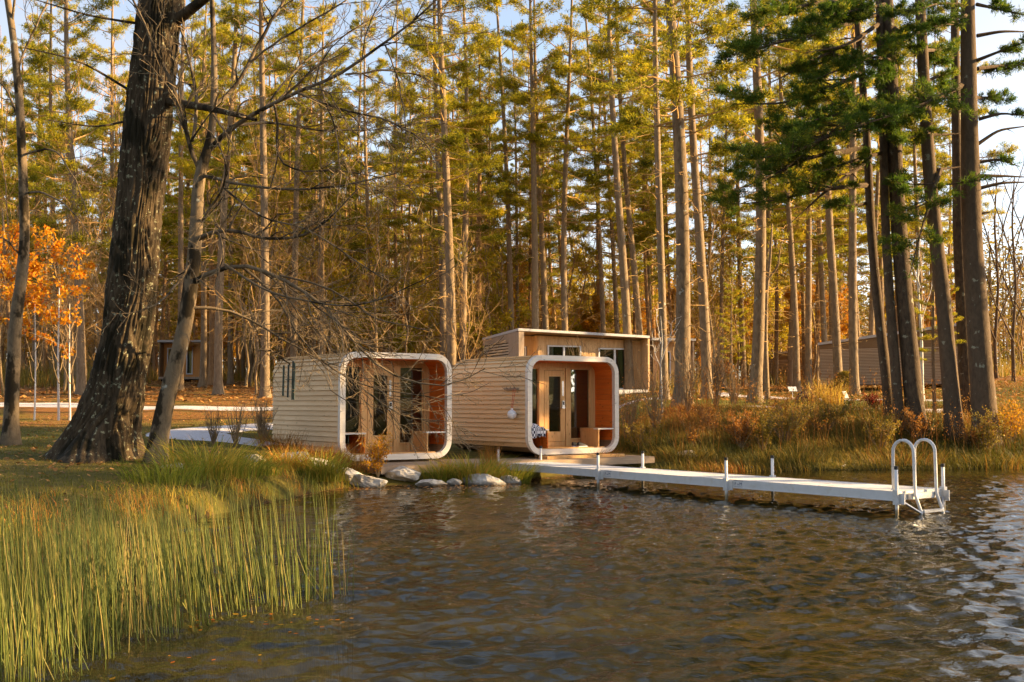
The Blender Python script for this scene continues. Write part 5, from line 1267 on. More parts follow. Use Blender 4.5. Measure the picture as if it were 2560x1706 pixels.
# mown lawn at left and between the trees
X, Y = scatter(150000, -26, 2, 15, 52, lambda X, Y: (Y - shore(X) > 0.6) & (np.abs(X) < 0.5 * Y + 1) & (rgz.uniform(size=X.shape) < (24 / np.maximum(Y, 16)) ** 1.2))
ok = off_built(X, Y); X, Y = X[ok], Y[ok]; n = len(X); mb = MB()
near = 1 - smooth(4, 9, Y - shore(X))
blades(mb, np.stack([X, Y, height(X, Y) - 0.01], 1), rgz.uniform(0.04, 0.09, n) * (1 + 2.2 * near * rgz.uniform(0, 1, n)), rgz.uniform(0.010, 0.018, n), rgz.uniform(0, 6.28, n), rgz.uniform(0.2, 0.8, n), rgz, np.clip(0.25 + 0.8 * vnoise(X * 0.5, Y * 0.5) - 0.1 + rgz.normal(0, 0.15, n), 0, 1), 1)
tag(mb.build('lawn_grass', M_LAWN), 'short olive lawn grass under the trees at left', 'grass', kind='stuff')
X, Y = scatter(60000, 2, 30, 37, 66, lambda X, Y: (np.abs(X) < 0.48 * Y + 1))
ok = off_built(X, Y); X, Y = X[ok], Y[ok]; n = len(X); mb = MB()
blades(mb, np.stack([X, Y, height(X, Y) - 0.01], 1), rgz.uniform(0.05, 0.14, n), rgz.uniform(0.014, 0.025, n), rgz.uniform(0, 6.28, n), rgz.uniform(0.2, 0.8, n), rgz, np.clip(0.2 + 0.7 * vnoise(X * 0.4, Y * 0.4) + rgz.normal(0, 0.12, n), 0, 1), 1)
tag(mb.build('garden_grass', M_LAWN), 'green garden grass before the slatted cabins at right', 'grass', kind='stuff')
# rough long grass on the left bank
X, Y = scatter(34000, -13, -3.2, 11, 27, lambda X, Y: (Y - shore(X) > -0.25) & (Y - shore(X) < 5.5) & (vnoise(X * 1.3, Y * 1.3) > 0.42))
ok = off_built(X, Y); X, Y = X[ok], Y[ok]; n = len(X); mb = MB(); e_ = np.exp(-np.abs(Y - shore(X)) / 2.6)
blades(mb, np.stack([X, Y, height(X, Y) - 0.02], 1), rgz.uniform(0.10, 0.50, n) * (0.35 + 0.9 * e_) * (0.5 + 0.9 * vnoise(X * 1.1 + 2, Y * 1.1)), rgz.uniform(0.006, 0.014, n), rgz.normal(2.6, 1.2, n), rgz.uniform(0.2, 0.9, n), rgz, np.clip(1.15 * vnoise(X * 0.9 + 4, Y * 0.9) - 0.12 + rgz.normal(0, 0.17, n), 0, 1), 2)
tag(mb.build('bank_grass', M_SEDGE), 'rough long grass on the left bank behind the reeds', 'grass', kind='stuff')
# scrubby meadow on the right bank
X, Y = scatter(105000, 1.6, 21, 28.5, 40, lambda X, Y: (Y - shore(X) > -0.35) & (Y - shore(X) < 7.5) & (X < 0.5 * Y + 1.5))
ok = off_built(X, Y); X, Y = X[ok], Y[ok]; n = len(X); mb = MB(); d_ = Y - shore(X); pt = vnoise(X * 0.55 + 3, Y * 0.55)
hh = (0.22 + 0.5 * vnoise(X * 0.8, Y * 0.8 + 7)) * rgz.uniform(0.5, 1.4, n) * np.where(d_ < 0.8, 0.75, 1.0) * np.where(d_ > 5.5, 0.55, 1)
blades(mb, np.stack([X, Y, height(X, Y) - 0.02], 1), hh, rgz.uniform(0.008, 0.018, n), rgz.normal(2.9, 0.9, n), rgz.uniform(0.15, 0.95, n), rgz, np.clip(0.05 + 0.85 * pt + rgz.normal(0, 0.16, n), 0, 1), 2)
tag(mb.build('meadow_grass', M_DRYGRASS), 'tall tawny and olive grasses on the bank behind the dock', 'grass', kind='stuff')
# dead stalks with seed heads standing out of the meadow
X, Y = scatter(1500, 1.8, 20, 29, 38, lambda X, Y: (Y - shore(X) > 0.4) & (Y - shore(X) < 6.5)); ok = off_built(X, Y); X, Y = X[ok], Y[ok]; n = len(X); z = height(X, Y)
hh = rgz.uniform(0.6, 1.35, n); lx, ly = rgz.normal(0, 0.12, n), rgz.normal(0, 0.12, n); t = np.linspace(0, 1, 4)
P = np.stack([X[:, None] + lx[:, None] * t, Y[:, None] + ly[:, None] * t, z[:, None] + hh[:, None] * t], -1); mb = MB(); tubes(mb, P, np.repeat(np.linspace(0.006, 0.003, 4)[None], n, 0), 3, rgz.uniform(0.5, 1, n))
K = 9; c_ = np.repeat(P[:, -1], K, 0) + rgz.normal(size=(n * K, 3)) * np.array([0.05, 0.05, 0.11]); kites(mb, c_, rgz.normal(size=(n * K, 3)) + np.array([0, 0, .6]), rgz.uniform(0.03, 0.08, n * K), rgz.uniform(0.015, 0.03, n * K), rgz, np.repeat(rgz.uniform(0.3, 1, n), K))
tag(mb.build('dry_stalks', M_RUSTLEAF), 'dry seed stalks standing above the bank grasses', 'stalks', kind='stuff')
# reed bed in the shallows at lower left
poly = np.array([(-1.45, 10.7), (-1.75, 9.9), (-2.3, 9.55), (-2.5, 8.5), (-2.75, 7.4), (-3.0, 6.6), (-4.2, 6.2), (-6.2, 8.2), (-6.0, 10.4), (-4.8, 11.4), (-3.4, 12.0), (-2.3, 11.6)])
def inpoly(X, Y):
    r = np.zeros(X.shape, bool)
    for (x0, y0), (x1, y1) in zip(poly, np.roll(poly, -1, 0)): r ^= ((y0 > Y) != (y1 > Y)) & (X < (x1 - x0) * (Y - y0) / (y1 - y0 + 1e-12) + x0)
    return r
X, Y = scatter(9500, -8, -1.4, 6.1, 13.4, lambda X, Y: inpoly(X, Y) & (rgz.uniform(size=X.shape) < 0.42 + 0.75 * vnoise(X * 1.5, Y * 1.5)) & (np.abs(X) < 0.47 * Y + 0.5)); n = len(X)
hh = rgz.uniform(0.5, 1.05, n) * (0.75 + 0.45 * vnoise(X * 1.7 + 5, Y * 1.7)) * np.where(rgz.uniform(size=n) < 0.12, 0.35, 1.0); cl = vnoise(X * 2.2 + 1, Y * 2.2); ln = (rgz.normal(-0.2, 0.13, n) - 0.35 * (cl - 0.5)) * hh; ly = (rgz.normal(0.0, 0.14, n) + 0.5 * (vnoise(X * 2.2 + 9, Y * 2.2) - 0.5)) * hh; t = np.linspace(0, 1, 6); z0 = np.minimum(height(X, Y), -0.05) - 0.05
P = np.stack([X[:, None] + ln[:, None] * (0.35 * t + 0.65 * t * t), Y[:, None] + ly[:, None] * (0.4 * t + .6 * t * t), z0[:, None] + (hh - z0)[:, None] * t], -1)
bent = rgz.uniform(size=n) < 0.09; P[bent, 4:, 2] -= hh[bent, None] * np.array([0.2, 0.5]); P[bent, 4:, 0] -= 0.14
mb = MB(); tubes(mb, P, rgz.uniform(0.0036, 0.0062, n)[:, None] * np.array([1, 1, 0.95, 0.85, 0.65, 0.2]), 4, np.clip(rgz.normal(0.38, 0.24, n), 0, 1))
tag(mb.build('reed_bed', M_REED), 'dense stand of slender green reeds in the shallow water', 'reeds', kind='stuff')
X, Y = scatter(6500, -8, -2.2, 8, 14.5, lambda X, Y: (vnoise(X * 1.1 + 2, Y * 1.1) > 0.4) & (Y > 9.8 - 0.1 * (X + 8)) & (X < -2.6 - 0.25 * (14.5 - Y) * 0)); n = len(X); mb = MB()
blades(mb, np.stack([X, Y, np.minimum(height(X, Y), 0) - 0.03], 1), rgz.uniform(0.25, 0.75, n), rgz.uniform(0.004, 0.009, n), rgz.normal(3.0, 0.8, n), rgz.uniform(0.3, 0.95, n), rgz, np.clip(rgz.normal(0.72, 0.2, n), 0, 1), 3)
tag(mb.build('dry_reed_litter', M_DRYGRASS), 'dry bent blades tangled behind the reeds', 'grass', kind='stuff')

# leaves lying on the ground, on the deck edge and afloat by the shore
def litter(name, label, X, Y, zoff, size, mat=M_LITTER, water=False):
    n = len(X); z = np.full(n, 0.012) if water else height(X, Y) + zoff
    az = rgz.uniform(0, 6.28, n); d = np.stack([np.cos(az), np.sin(az), rgz.normal(0, 0.05 if water else 0.3, n)], 1); s = np.stack([-np.sin(az), np.cos(az), rgz.normal(0, 0.05 if water else 0.3, n)], 1)
    ln = rgz.uniform(0.6, 1.3, n)[:, None] * size; c_ = np.stack([X, Y, z], 1)
    V = np.stack([c_ - d * ln * .5, c_ + s * ln * .32, c_ + d * ln * .5, c_ - s * ln * .32], 1)
    mb = MB(); mb.add(V.reshape(-1, 3), np.arange(4 * n).reshape(n, 4), None, np.repeat(rgz.uniform(0, 1, n), 4)); tag(mb.build(name, mat), label, 'leaves', kind='stuff')
X, Y = scatter(9000, -16, -3, 14, 40, lambda X, Y: (Y - shore(X) > 0.3) & (rgz.uniform(size=X.shape) < 0.3 + 0.7 * np.exp(-((X + 7.8) ** 2 + (Y - 21.3) ** 2) / 6)))
litter('fallen_leaves', 'brown leaves strewn over the lawn and round the oak', X, Y, 0.03, 0.09)
X, Y = scatter(9000, 4, 26, 33, 60, lambda X, Y: (vnoise(X * 0.4, Y * 0.4) > 0.4)); litter('fallen_leaves', 'brown leaves strewn among the dark pine trunks at right', X, Y, 0.04, 0.10)
X, Y = scatter(30000, -40, 36, 46, 100, lambda X, Y: np.abs(X) < 0.48 * Y); litter('forest_litter', 'carpet of rusty leaves on the floor of the wood', X, Y, 0.04, 0.2)
X, Y = scatter(15000, -6.5, 1.5, 20, 28, lambda X, Y: (shore(X) - Y > -0.15) & (rgz.uniform(size=X.shape) < np.exp(-np.maximum(shore(X) - Y, 0) / 0.9))); litter('floating_leaves', 'drift of orange leaves afloat along the rocks', X, Y, 0, 0.07, M_LITTER, True)
X, Y = scatter(420, -5, -1.2, 6.5, 12, lambda X, Y: (vnoise(X * 2, Y * 2) > 0.62)); litter('floating_leaves', 'few orange leaves afloat at the foot of the reeds', X, Y, 0, 0.06, M_ORANGELEAF, True)

# ------------------------------------------------------------------ single plants
def tussock(name, label, x, y, Z, n, h, w, spread, mat, cat='plant', lean=(0.3, 1.0), lo=0.0, hi=1.0, group=None):
    p = at(x, y, Z); zb = max(hz(p[0], p[1]), -0.05); mb = MB(); rg = np.random.default_rng(int(x * 7 + y))
    az = rg.uniform(0, 6.28, n); rr = spread * rg.uniform(0, 1, n) ** 0.7
    blades(mb, np.stack([np.cos(az) * rr, np.sin(az) * rr * 0.7, np.full(n, -0.02)], 1), rg.uniform(0.5, 1.1, n) * h, np.full(n, w) * rg.uniform(0.6, 1.2, n), az + rg.normal(0, 0.5, n), rg.uniform(*lean, n), rg, rg.uniform(lo, hi, n), 4)
    o = mb.build(name, mat); o.location = (p[0], p[1], zb); return tag(o, label, cat, group)
tussock('sedge_clump', 'arching green sedge clump on the bank below the leaning tree', 520, 1215, 20.3, 560, 0.95, 0.016, 0.9, M_SEDGE, lo=0.1, hi=0.75)
tussock('sedge_clump', 'green sedge between the reeds and the leaning tree, left of the arching clump', 405, 1235, 18.8, 300, 0.6, 0.014, 0.7, M_SEDGE, hi=0.55)
tussock('sedge_clump', 'low green sedge right of the arching clump at the shore corner', 640, 1222, 21.6, 260, 0.6, 0.014, 0.5, M_SEDGE, hi=0.55)
tussock('sedge_clump', 'bright yellow green sedge among the pale rocks before the left pod', 800, 1215, 23.4, 520, 0.85, 0.018, 0.5, M_SEDGE, lo=0.3, hi=0.85)
tussock('sedge_clump', 'small yellow green sedge left of the bright one before the left pod', 715, 1205, 23.3, 320, 0.65, 0.015, 0.45, M_SEDGE, lo=0.35, hi=0.95)
tussock('sedge_clump', 'big golden and green sedge clump at the shore between the pods', 1185, 1190, 25.2, 700, 0.85, 0.016, 0.7, M_SEDGE, lo=0.35)
tussock('sedge_clump', 'green sedge clump hugging the inner end of the dock', 1275, 1192, 25.4, 420, 0.75, 0.015, 0.45, M_SEDGE, hi=0.65)
tussock('sedge_clump', 'small green sedge clump over the rocks left of the golden one', 1105, 1195, 25.0, 320, 0.7, 0.014, 0.4, M_SEDGE, lo=0.15, hi=0.85)
tussock('dry_grass_clump', 'upright straw coloured grass standing behind the golden sedge between the pods', 1222, 1165, 25.9, 200, 0.85, 0.009, 0.22, M_RUSTLEAF, lean=(0.05, 0.4), lo=0.5)
tussock('dry_grass_clump', 'reddish dry grass along the side of the left pod', 780, 1150, 25.0, 620, 0.62, 0.009, 0.9, M_RUSTLEAF, lean=(0.1, 0.7))
tussock('dry_grass_clump', 'rusty dry grass at the back corner of the left pod', 700, 1135, 26.2, 360, 0.6, 0.009, 0.6, M_RUSTLEAF, lean=(0.1, 0.7))
tussock('dry_grass_clump', 'rusty dry grass below the left front corner of the left pod', 880, 1165, 25.0, 420, 0.6, 0.009, 0.6, M_RUSTLEAF, lean=(0.1, 0.7), lo=0.2)
tussock('ornamental_grass', 'tall straw coloured ornamental grass on the garden bank at right', 2068, 1035, 38, 420, 1.15, 0.014, 0.6, M_SEDGE, lean=(0.05, 0.5), lo=0.62, hi=0.85)
tussock('ornamental_grass', 'smaller tan grass clump left of the tall ornamental grass', 1965, 1045, 36, 260, 0.8, 0.012, 0.5, M_DRYGRASS, lean=(0.1, 0.6), lo=0.4)
tussock('sedge_clump', 'drooping tan grass over the rocks behind the dock start', 1490, 1160, 29.6, 380, 0.6, 0.012, 0.7, M_DRYGRASS, lo=0.2)
tussock('sedge_clump', 'drooping tan grass at the waterline behind the middle of the dock', 1705, 1165, 30.2, 380, 0.62, 0.012, 0.9, M_DRYGRASS, lo=0.15, hi=0.8)
tussock('sedge_clump', 'olive grass drooping over the water behind the far dock posts', 1990, 1168, 30.6, 420, 0.66, 0.012, 1.1, M_DRYGRASS, lo=0.1, hi=0.7)
tussock('sedge_clump', 'tawny grass drooping over the water behind the ladder', 2260, 1168, 31.0, 420, 0.66, 0.012, 1.2, M_DRYGRASS, lo=0.15, hi=0.85)
tussock('sedge_clump', 'tawny grass drooping over the water at the right picture edge', 2490, 1170, 31.2, 380, 0.66, 0.012, 1.1, M_DRYGRASS, lo=0.2, hi=0.9)

def shrub(name, label, x, y, Z, h, wd, mat, nleaf, leafs, seed, stems=14, cat='shrub', twig=True, up=0.05):
    rg = np.random.default_rng(seed); p = at(x, y, Z); zb = hz(p[0], p[1]); r = thing(name, label, cat, (p[0], p[1], zb))
    az = rg.uniform(0, 6.28, stems); tl = rg.uniform(0.1, 1, stems) * wd / h * 0.9; P = []
    t = np.linspace(0, 1, 6)
    for a_, l_ in zip(az, tl):
        hh_ = h * rg.uniform(0.6, 1.0); q = np.stack([np.cos(a_) * l_ * hh_ * t * 0.6, np.sin(a_) * l_ * hh_ * t * 0.6, -0.05 + hh_ * t], 1) + np.cumsum(rg.normal(size=(6, 3)) * 0.018 * h, 0) * t[:, None]; P.append(q)
    P = np.array(P); R = np.repeat(np.linspace(0.011, 0.004, 6)[None], stems, 0) * (0.7 + 0.35 * h); lm = MB(); tubes(lm, P, R, 5)
    C, CR = grow(P, R, 6.0 / h, 0.4, 0.6, rg, 5, 0.25, 1, up, 0.18, 0.6); tubes(lm, C, np.maximum(CR, 0.003), 3)
    D, DR = grow(C, CR, 5.0 / h, 0.5, 0.6, rg, 4, 0.2, 1, up, 0.2, 0.6); tubes(lm, D, np.maximum(DR, 0.0025), 3); tag(lm.build('stems', M_TWIG, r), kind='stuff')
    if nleaf:
        pool = np.concatenate([C[:, 1:].reshape(-1, 3), D[:, 1:].reshape(-1, 3), P[:, 3:].reshape(-1, 3)]); c_ = pool[rg.integers(0, len(pool), nleaf)] + rg.normal(size=(nleaf, 3)) * 0.035
        cr = MB(); kites(cr, c_, rg.normal(size=(nleaf, 3)) + np.array([0, 0, .2]), rg.uniform(0.6, 1.3, nleaf) * leafs, rg.uniform(0.35, 0.7, nleaf) * leafs, rg, np.clip(rg.normal(0.5, 0.25, nleaf), 0, 1)); tag(cr.build('foliage', mat, r), kind='stuff')
    return r
shrub('bare_shrub', 'left of the leafless shrubs on the lawn by the curving path', 533, 1122, 26.0, 1.0, 0.7, None, 0, 0, 301, 16)
shrub('bare_shrub', 'middle leafless shrub standing before the curving path', 590, 1125, 25.8, 1.05, 0.8, None, 0, 0, 302, 18)
shrub('bare_shrub', 'dark dense leafless shrub touching the back corner of the left pod', 655, 1125, 26.8, 1.15, 0.8, M_RUSTLEAF, 60, 0.04, 303, 30)
shrub('rust_bush', 'rust orange round bush on the bank behind the middle of the dock', 1850, 1128, 31.3, 1.2, 1.1, M_RUSTLEAF, 3200, 0.05, 311, 20)
shrub('red_bush', 'dark red leaved bush at the foot of the leftmost near dark trunk', 2185, 1020, 36.5, 0.7, 0.9, M_REDLEAF, 700, 0.07, 312, 14)
shrub('golden_bush', 'golden leaved bush on the bank at the right picture edge', 2525, 1110, 33.0, 1.3, 1.6, M_GOLDLEAF, 2400, 0.06, 313, 18)
shrub('golden_bush', 'yellow olive bush on the bank behind the ladder', 2465, 1120, 32.0, 1.1, 1.3, M_OLIVELEAF, 2000, 0.06, 314, 18)
shrub('golden_bush', 'tall golden weed clump on the bank left of the ladder', 2200, 1120, 32.0, 1.0, 1.3, M_OLIVELEAF, 1900, 0.05, 315, 18)
shrub('olive_bush', 'dark olive weed thicket on the bank behind the second dock post', 1960, 1110, 32.2, 1.3, 2.2, M_OLIVELEAF, 3600, 0.05, 316, 26)
shrub('olive_bush', 'green leafy weeds on the bank right of the rust orange bush', 1905, 1130, 31.4, 0.95, 1.1, M_OLIVELEAF, 1600, 0.055, 317, 14)
shrub('rust_bush', 'small reddish weed at the waterline behind the dock start', 1730, 1125, 31.0, 0.9, 0.6, M_RUSTLEAF, 900, 0.045, 318, 10)
shrub('rust_bush', 'russet weed mound below the thick grey pine on the right bank', 2300, 1075, 33.0, 0.9, 1.8, M_RUSTLEAF, 2600, 0.05, 319, 24)
shrub('rust_bush', 'russet weed mound below the biggest trunk on the right bank', 2440, 1070, 32.6, 0.8, 1.6, M_RUSTLEAF, 2200, 0.05, 320, 22)
shrub('olive_bush', 'olive weed mound on the bank below the garden stump', 2060, 1085, 33.5, 1.0, 1.9, M_OLIVELEAF, 2600, 0.05, 321, 22)
shrub('rust_bush', 'brown weed mound between the rust orange bush and the olive thicket', 1780, 1095, 32.5, 1.0, 1.2, M_RUSTLEAF, 1500, 0.045, 322, 18)
shrub('olive_bush', 'olive weeds at the foot of the tall leafless thicket by the right pod', 1600, 1105, 31.6, 0.9, 1.4, M_OLIVELEAF, 1500, 0.05, 323, 18)
for q, (x, y, Z, h_, lab) in enumerate(((1568, 1060, 33, 2.0, 'tall leafless thicket just right of the right pod'), (1640, 1070, 33.5, 2.3, 'leafless shrub right of the thicket by the right pod, before the white stem'), (1720, 1060, 35, 2.4, 'pale tangled leafless shrub below the thickest near trunk'), (1790, 1055, 36, 2.6, 'bare twiggy shrub below the pale pine near the garden path'),
        (1835, 1050, 37, 2.0, 'bare twiggy shrub left of the thick pine on the garden path'), (1515, 1075, 32, 1.3, 'bushy brown weeds against the right side of the right pod'))):
    shrub('bare_shrub', lab, x, y, Z, h_, 1.3, M_DRYGRASS if q == 5 else M_RUSTLEAF, 300 if q == 5 else 120, 0.06, 330 + q, 20)
shrub('bare_shrub', 'upright bare shrub before the timber house windows', 1465, 985, 50, 3.6, 1.6, None, 0, 0, 341, 26)
shrub('goldenrod', 'feathery yellow weed growing before the left pod door', 945, 1168, 24.75, 1.05, 0.6, M_GOLDLEAF, 1500, 0.05, 342, 14)
# clipped round bush
gb = at(2112, 958, 55); gr = thing('round_bush', 'round yellow green clipped bush before the low slatted cabin', 'shrub', (gb[0], gb[1], hz(gb[0], gb[1])))
rgg = np.random.default_rng(12); n = 3600; v = norm(rgg.normal(size=(n, 3))) * (rgg.uniform(0.55, 1.0, n) ** 0.5)[:, None] * np.array([0.44, 0.44, 0.60]) + np.array([0, 0, 0.55]); v = v[v[:, 2] > 0.02]
mb = MB(); kites(mb, v, (v - np.array([0, 0, .4])) + rgg.normal(size=v.shape) * 0.3, rgg.uniform(0.06, 0.13, len(v)), rgg.uniform(0.03, 0.05, len(v)), rgg, rgg.uniform(0.3, 1, len(v))); tag(mb.build('foliage', M_OLIVELEAF, gr), kind='stuff')
mb = MB(); tubes(mb, np.array([(0, 0, -0.1), (0, 0, 0.6)]), np.array([0.06, 0.04]), 8); mb.build('stem', M_TWIG, gr)

# ------------------------------------------------------------------ rocks
def rock(label, x, y, Z, sx, sy, sz, seed, name='boulder', mat=None, sink=0.25):
    p = at(x, y, Z); rg = np.random.default_rng(seed); n, k = 30, 44
    th = np.linspace(0, math.pi, n)[:, None]; ph = np.arange(k)[None] * 2 * math.pi / k
    d = np.stack([np.sin(th) * np.cos(ph), np.sin(th) * np.sin(ph), np.cos(th) * np.ones_like(ph)], -1)
    pl = norm(rg.normal(size=(13, 3))); off = rg.uniform(0.5, 0.95, 13)
    r_ = np.min(np.where((d @ pl.T) > 0.05, off / np.maximum(d @ pl.T, 0.05), 9), -1); r_ = np.minimum(r_, 1.15)
    r_ = r_ + 0.12 * (vnoise(d[..., 0] * 3 + seed, d[..., 1] * 3, d[..., 2] * 3) - 0.5) + 0.07 * (vnoise(d[..., 0] * 9 + seed, d[..., 1] * 9, d[..., 2] * 9) - 0.5)
    V = d * r_[..., None] * np.array([sx * 1.08, sy, sz * 0.85]); i = np.arange(n * k).reshape(n, k); j = np.roll(np.arange(k), -1)
    mb = MB(); mb.add(V.reshape(-1, 3), np.stack([i[:-1], i[1:], i[1:][:, j], i[:-1][:, j]], -1).reshape(-1, 4)); o = mb.build(name, mat or M_ROCK, None, False)
    zb = max(hz(p[0], p[1]), -0.12); o.location = (p[0], p[1], zb + sz * (1 - sink) * 0.55); o.rotation_euler = (0, 0, rg.uniform(-0.4, 0.4)); return tag(o, label, 'rock')
rock('pale boulder right of the bright sedge, nearest the left pod door', 922, 1210, 24.1, 0.42, 0.28, 0.24, 1)
rock('pale cracked boulder half hidden behind the bright sedge', 868, 1196, 24.3, 0.32, 0.26, 0.26, 2)
rock('shaded grey boulder set back below the deck edge', 1010, 1190, 24.9, 0.50, 0.30, 0.26, 3)
rock('blocky pale boulder in the middle of the shore row', 1075, 1213, 24.4, 0.34, 0.22, 0.22, 4)
rock('small pale stone between the blocky boulder and the largest one', 1135, 1208, 24.7, 0.16, 0.14, 0.13, 5)
rock('largest pale boulder in the shore row, below the golden sedge', 1202, 1208, 24.9, 0.48, 0.30, 0.25, 6)
rock('rounded pale stone at the right end of the shore row', 1270, 1206, 25.2, 0.25, 0.2, 0.19, 7)
rock('pale boulder in the grass left of the bright sedge', 783, 1165, 24.2, 0.40, 0.26, 0.24, 8)
rock('small pale boulder in dry grass at the left of the rocks', 738, 1150, 24.7, 0.26, 0.2, 0.2, 9)
rock('pale stone on the shore just behind the dock start', 1722, 1128, 30.6, 0.28, 0.2, 0.14, 10)
rock('stone at the waterline below the inner dock section', 1530, 1190, 28.0, 0.3, 0.2, 0.15, 11)
rock('flat pale stone in the grass right of the leaning tree foot', 640, 1165, 23.4, 0.24, 0.18, 0.1, 12)
rock('flat stone before the leaning tree foot', 440, 1175, 20.8, 0.26, 0.2, 0.09, 13)
M_STUMP = bark_mat('stump_bark', (0.06, 0.045, 0.035), (0.02, 0.015, 0.012), 0.5, 8)
rock('dark squat stump in the grass by the tall ornamental grass', 2010, 1005, 42, 0.42, 0.4, 0.42, 14, 'stump', M_STUMP, 0.1)
# pebbles along the waterline
X, Y = scatter(2600, -6, 20, 20, 34, lambda X, Y: np.abs(Y - shore(X)) < 0.30); n = len(X); mb = MB(); s_ = rgz.uniform(0.02, 0.07, n)[:, None, None]
octv = np.array([[1, 0, 0], [0, 1, 0], [-1, 0, 0], [0, -1, 0], [0, 0, .6], [0, 0, -.6]], float); V = octv[None] * s_ * rgz.uniform(0.6, 1.2, (n, 6, 1)) + np.stack([X, Y, np.maximum(height(X, Y), -0.02)], 1)[:, None]
tri = np.array([[0, 1, 4], [1, 2, 4], [2, 3, 4], [3, 0, 4], [1, 0, 5], [2, 1, 5], [3, 2, 5], [0, 3, 5]]); mb.add(V.reshape(-1, 3), None, (np.arange(n)[:, None, None] * 6 + tri[None]).reshape(-1, 3)); tag(mb.build('pebbles', M_ROCK), 'small stones along the waterline', 'stones', kind='stuff')

# ------------------------------------------------------------------ small things
# wind chimes hung from a bough end
cp = at(722, 897, ZL + 0.65); ch = thing('wind_chimes', 'dark green metal wind chimes hanging by the left pod side wall', 'wind chimes', cp)
s0 = np.array([0.0, 0, 0])
for q, (dx, top, bot, dy_) in enumerate(((-0.085, 914, 991, -.05), (-0.01, 912, 994, .05), (0.085, 903, 1000, .02), (0.125, 908, 1000, -.04))):
    zt, zb_ = at(722, top, ZL + .65)[2] - cp[2], at(722, bot, ZL + .65)[2] - cp[2]
    mb = MB(); tubes(mb, np.array([(dx, dy_, zt), (dx - 0.012, dy_, zb_)]), np.full(2, 0.021), 12, cap=True); tb = mb.build('tube', M_CHIME, ch, False)
    mb = MB(); tubes(mb, np.array([(0, 0, 0), (dx, dy_, zt)]), np.full(2, 0.0022), 4); mb.build('string', M_BLACK, tb)
MB().box(-0.05, 0.10, -0.06, 0.06, at(722, 950, ZL + .65)[2] - cp[2] - 0.008, at(722, 950, ZL + .65)[2] - cp[2] + 0.008).build('striker', M_CHIME, ch)
# hook rail and globe lamp on the right pod's side
def podside(v, z, out_=0.0): q = pw(POD2, -out_, v); return (q[0], q[1], BASE2 + z)
hk = thing('hook_rail', 'small wooden peg rail fixed to the side of the right pod', 'hooks', podside(0.55, 1.62), ROT)
MB().box(-0.062, -0.034, -0.18, 0.42, -0.03, 0.03).build('rail', M_PLATFORM, hk)
for q in range(4):
    mb = MB(); tubes(mb, np.array([(-0.06, -0.12 + q * 0.16, 0), (-0.16, -0.12 + q * 0.16, 0.05)]), np.full(2, 0.014), 8, cap=True); mb.build('peg', M_PLATFORM, hk)
gl = thing('globe_lamp', 'white globe lamp hung by a red cord from the peg rail', 'lamp', podside(0.50, 0.98, 0.16), ROT)
mb = MB(); th = np.linspace(0.0, math.pi, 18)[:, None]; ph = np.arange(28)[None] * 2 * math.pi / 28
V = np.stack([np.sin(th) * np.cos(ph), np.sin(th) * np.sin(ph), np.cos(th) * np.ones_like(ph)], -1) * 0.118; i = np.arange(18 * 28).reshape(18, 28); j = np.roll(np.arange(28), -1)
mb.add(V.reshape(-1, 3), np.stack([i[:-1], i[1:], i[1:][:, j], i[:-1][:, j]], -1).reshape(-1, 4)); mb.build('globe', M_GLOBE, gl, True)
mb = MB(); tubes(mb, np.array([(0, 0, 0.112), (0, 0, 0.155)]), np.array([0.035, 0.03]), 12, cap=True); mb.build('cap', M_GLOBE, gl)
mb = MB()
for s_ in (-0.045, 0.045): tubes(mb, np.array([(0, s_ * 0.4, 0.14), (0.03, s_ - 0.07, 0.66)]), np.full(2, 0.006), 5)
mb.build('cord', M_CORD, gl)
# towel on the left bench of the right pod
def towel_mat():
    m, t, N, L = nt('houndstooth_towel'); oc = coords(t)
    ck = N('ShaderNodeTexChecker'); ck.inputs['Scale'].default_value = 20; L(mapping(t, oc, (1, 1.3, 0.7)), ck.inputs['Vector'])
    ck.inputs['Color1'].default_value = (0.02, 0.02, 0.04, 1); ck.inputs['Color2'].default_value = (0.6, 0.59, 0.62, 1)
    p = pbsdf(t, ck.outputs[0], 0.9, 0.1); out(t, p.outputs[0]); return m
tw = pw(POD2, 0.30, 0.02); n, k = 30, 26; u = np.linspace(0, 1, n)[:, None]; v = np.linspace(0, 1, k)[None]
rgt = np.random.default_rng(4)
wrk = 0.05 * (vnoise(u * 5, v * 4) - 0.5) * 2 + 0.02 * np.sin(u * 22 + v * 5)
TX = -0.24 + 0.46 * u + 0.05 * (vnoise(u * 2 + 3, v * 3) - .5) * 2 + 0 * v; TY = -0.10 + 0.34 * v + 0.04 * (vnoise(u * 4, v * 2 + 8) - .5); TZ = 0.64 + np.clip(wrk, -0.015, 1) + 0.10 * np.exp(-((u - .3) ** 2 + (v - .5) ** 2) * 14) - np.where(v < 0.32, (0.32 - v) * 0.75, 0)
TY = np.where(v < 0.32, -0.035 - 0.02 * wrk * 10, TY - 0.0)
mb = MB(); i = np.arange(n * k).reshape(n, k); mb.add(np.stack([TX + 0 * v, TY + 0 * u, TZ], -1).reshape(-1, 3), np.stack([i[:-1, :-1], i[1:, :-1], i[1:, 1:], i[:-1, 1:]], -1).reshape(-1, 4))
to = mb.build('towel', towel_mat(), None, True); to.location = (tw[0], tw[1], BASE2); to.rotation_euler = (0, 0, ROT); tag(to, 'crumpled black and white houndstooth towel on the bench of the right pod', 'towel')
so = to.modifiers.new('thickness', 'SOLIDIFY'); so.thickness = 0.012
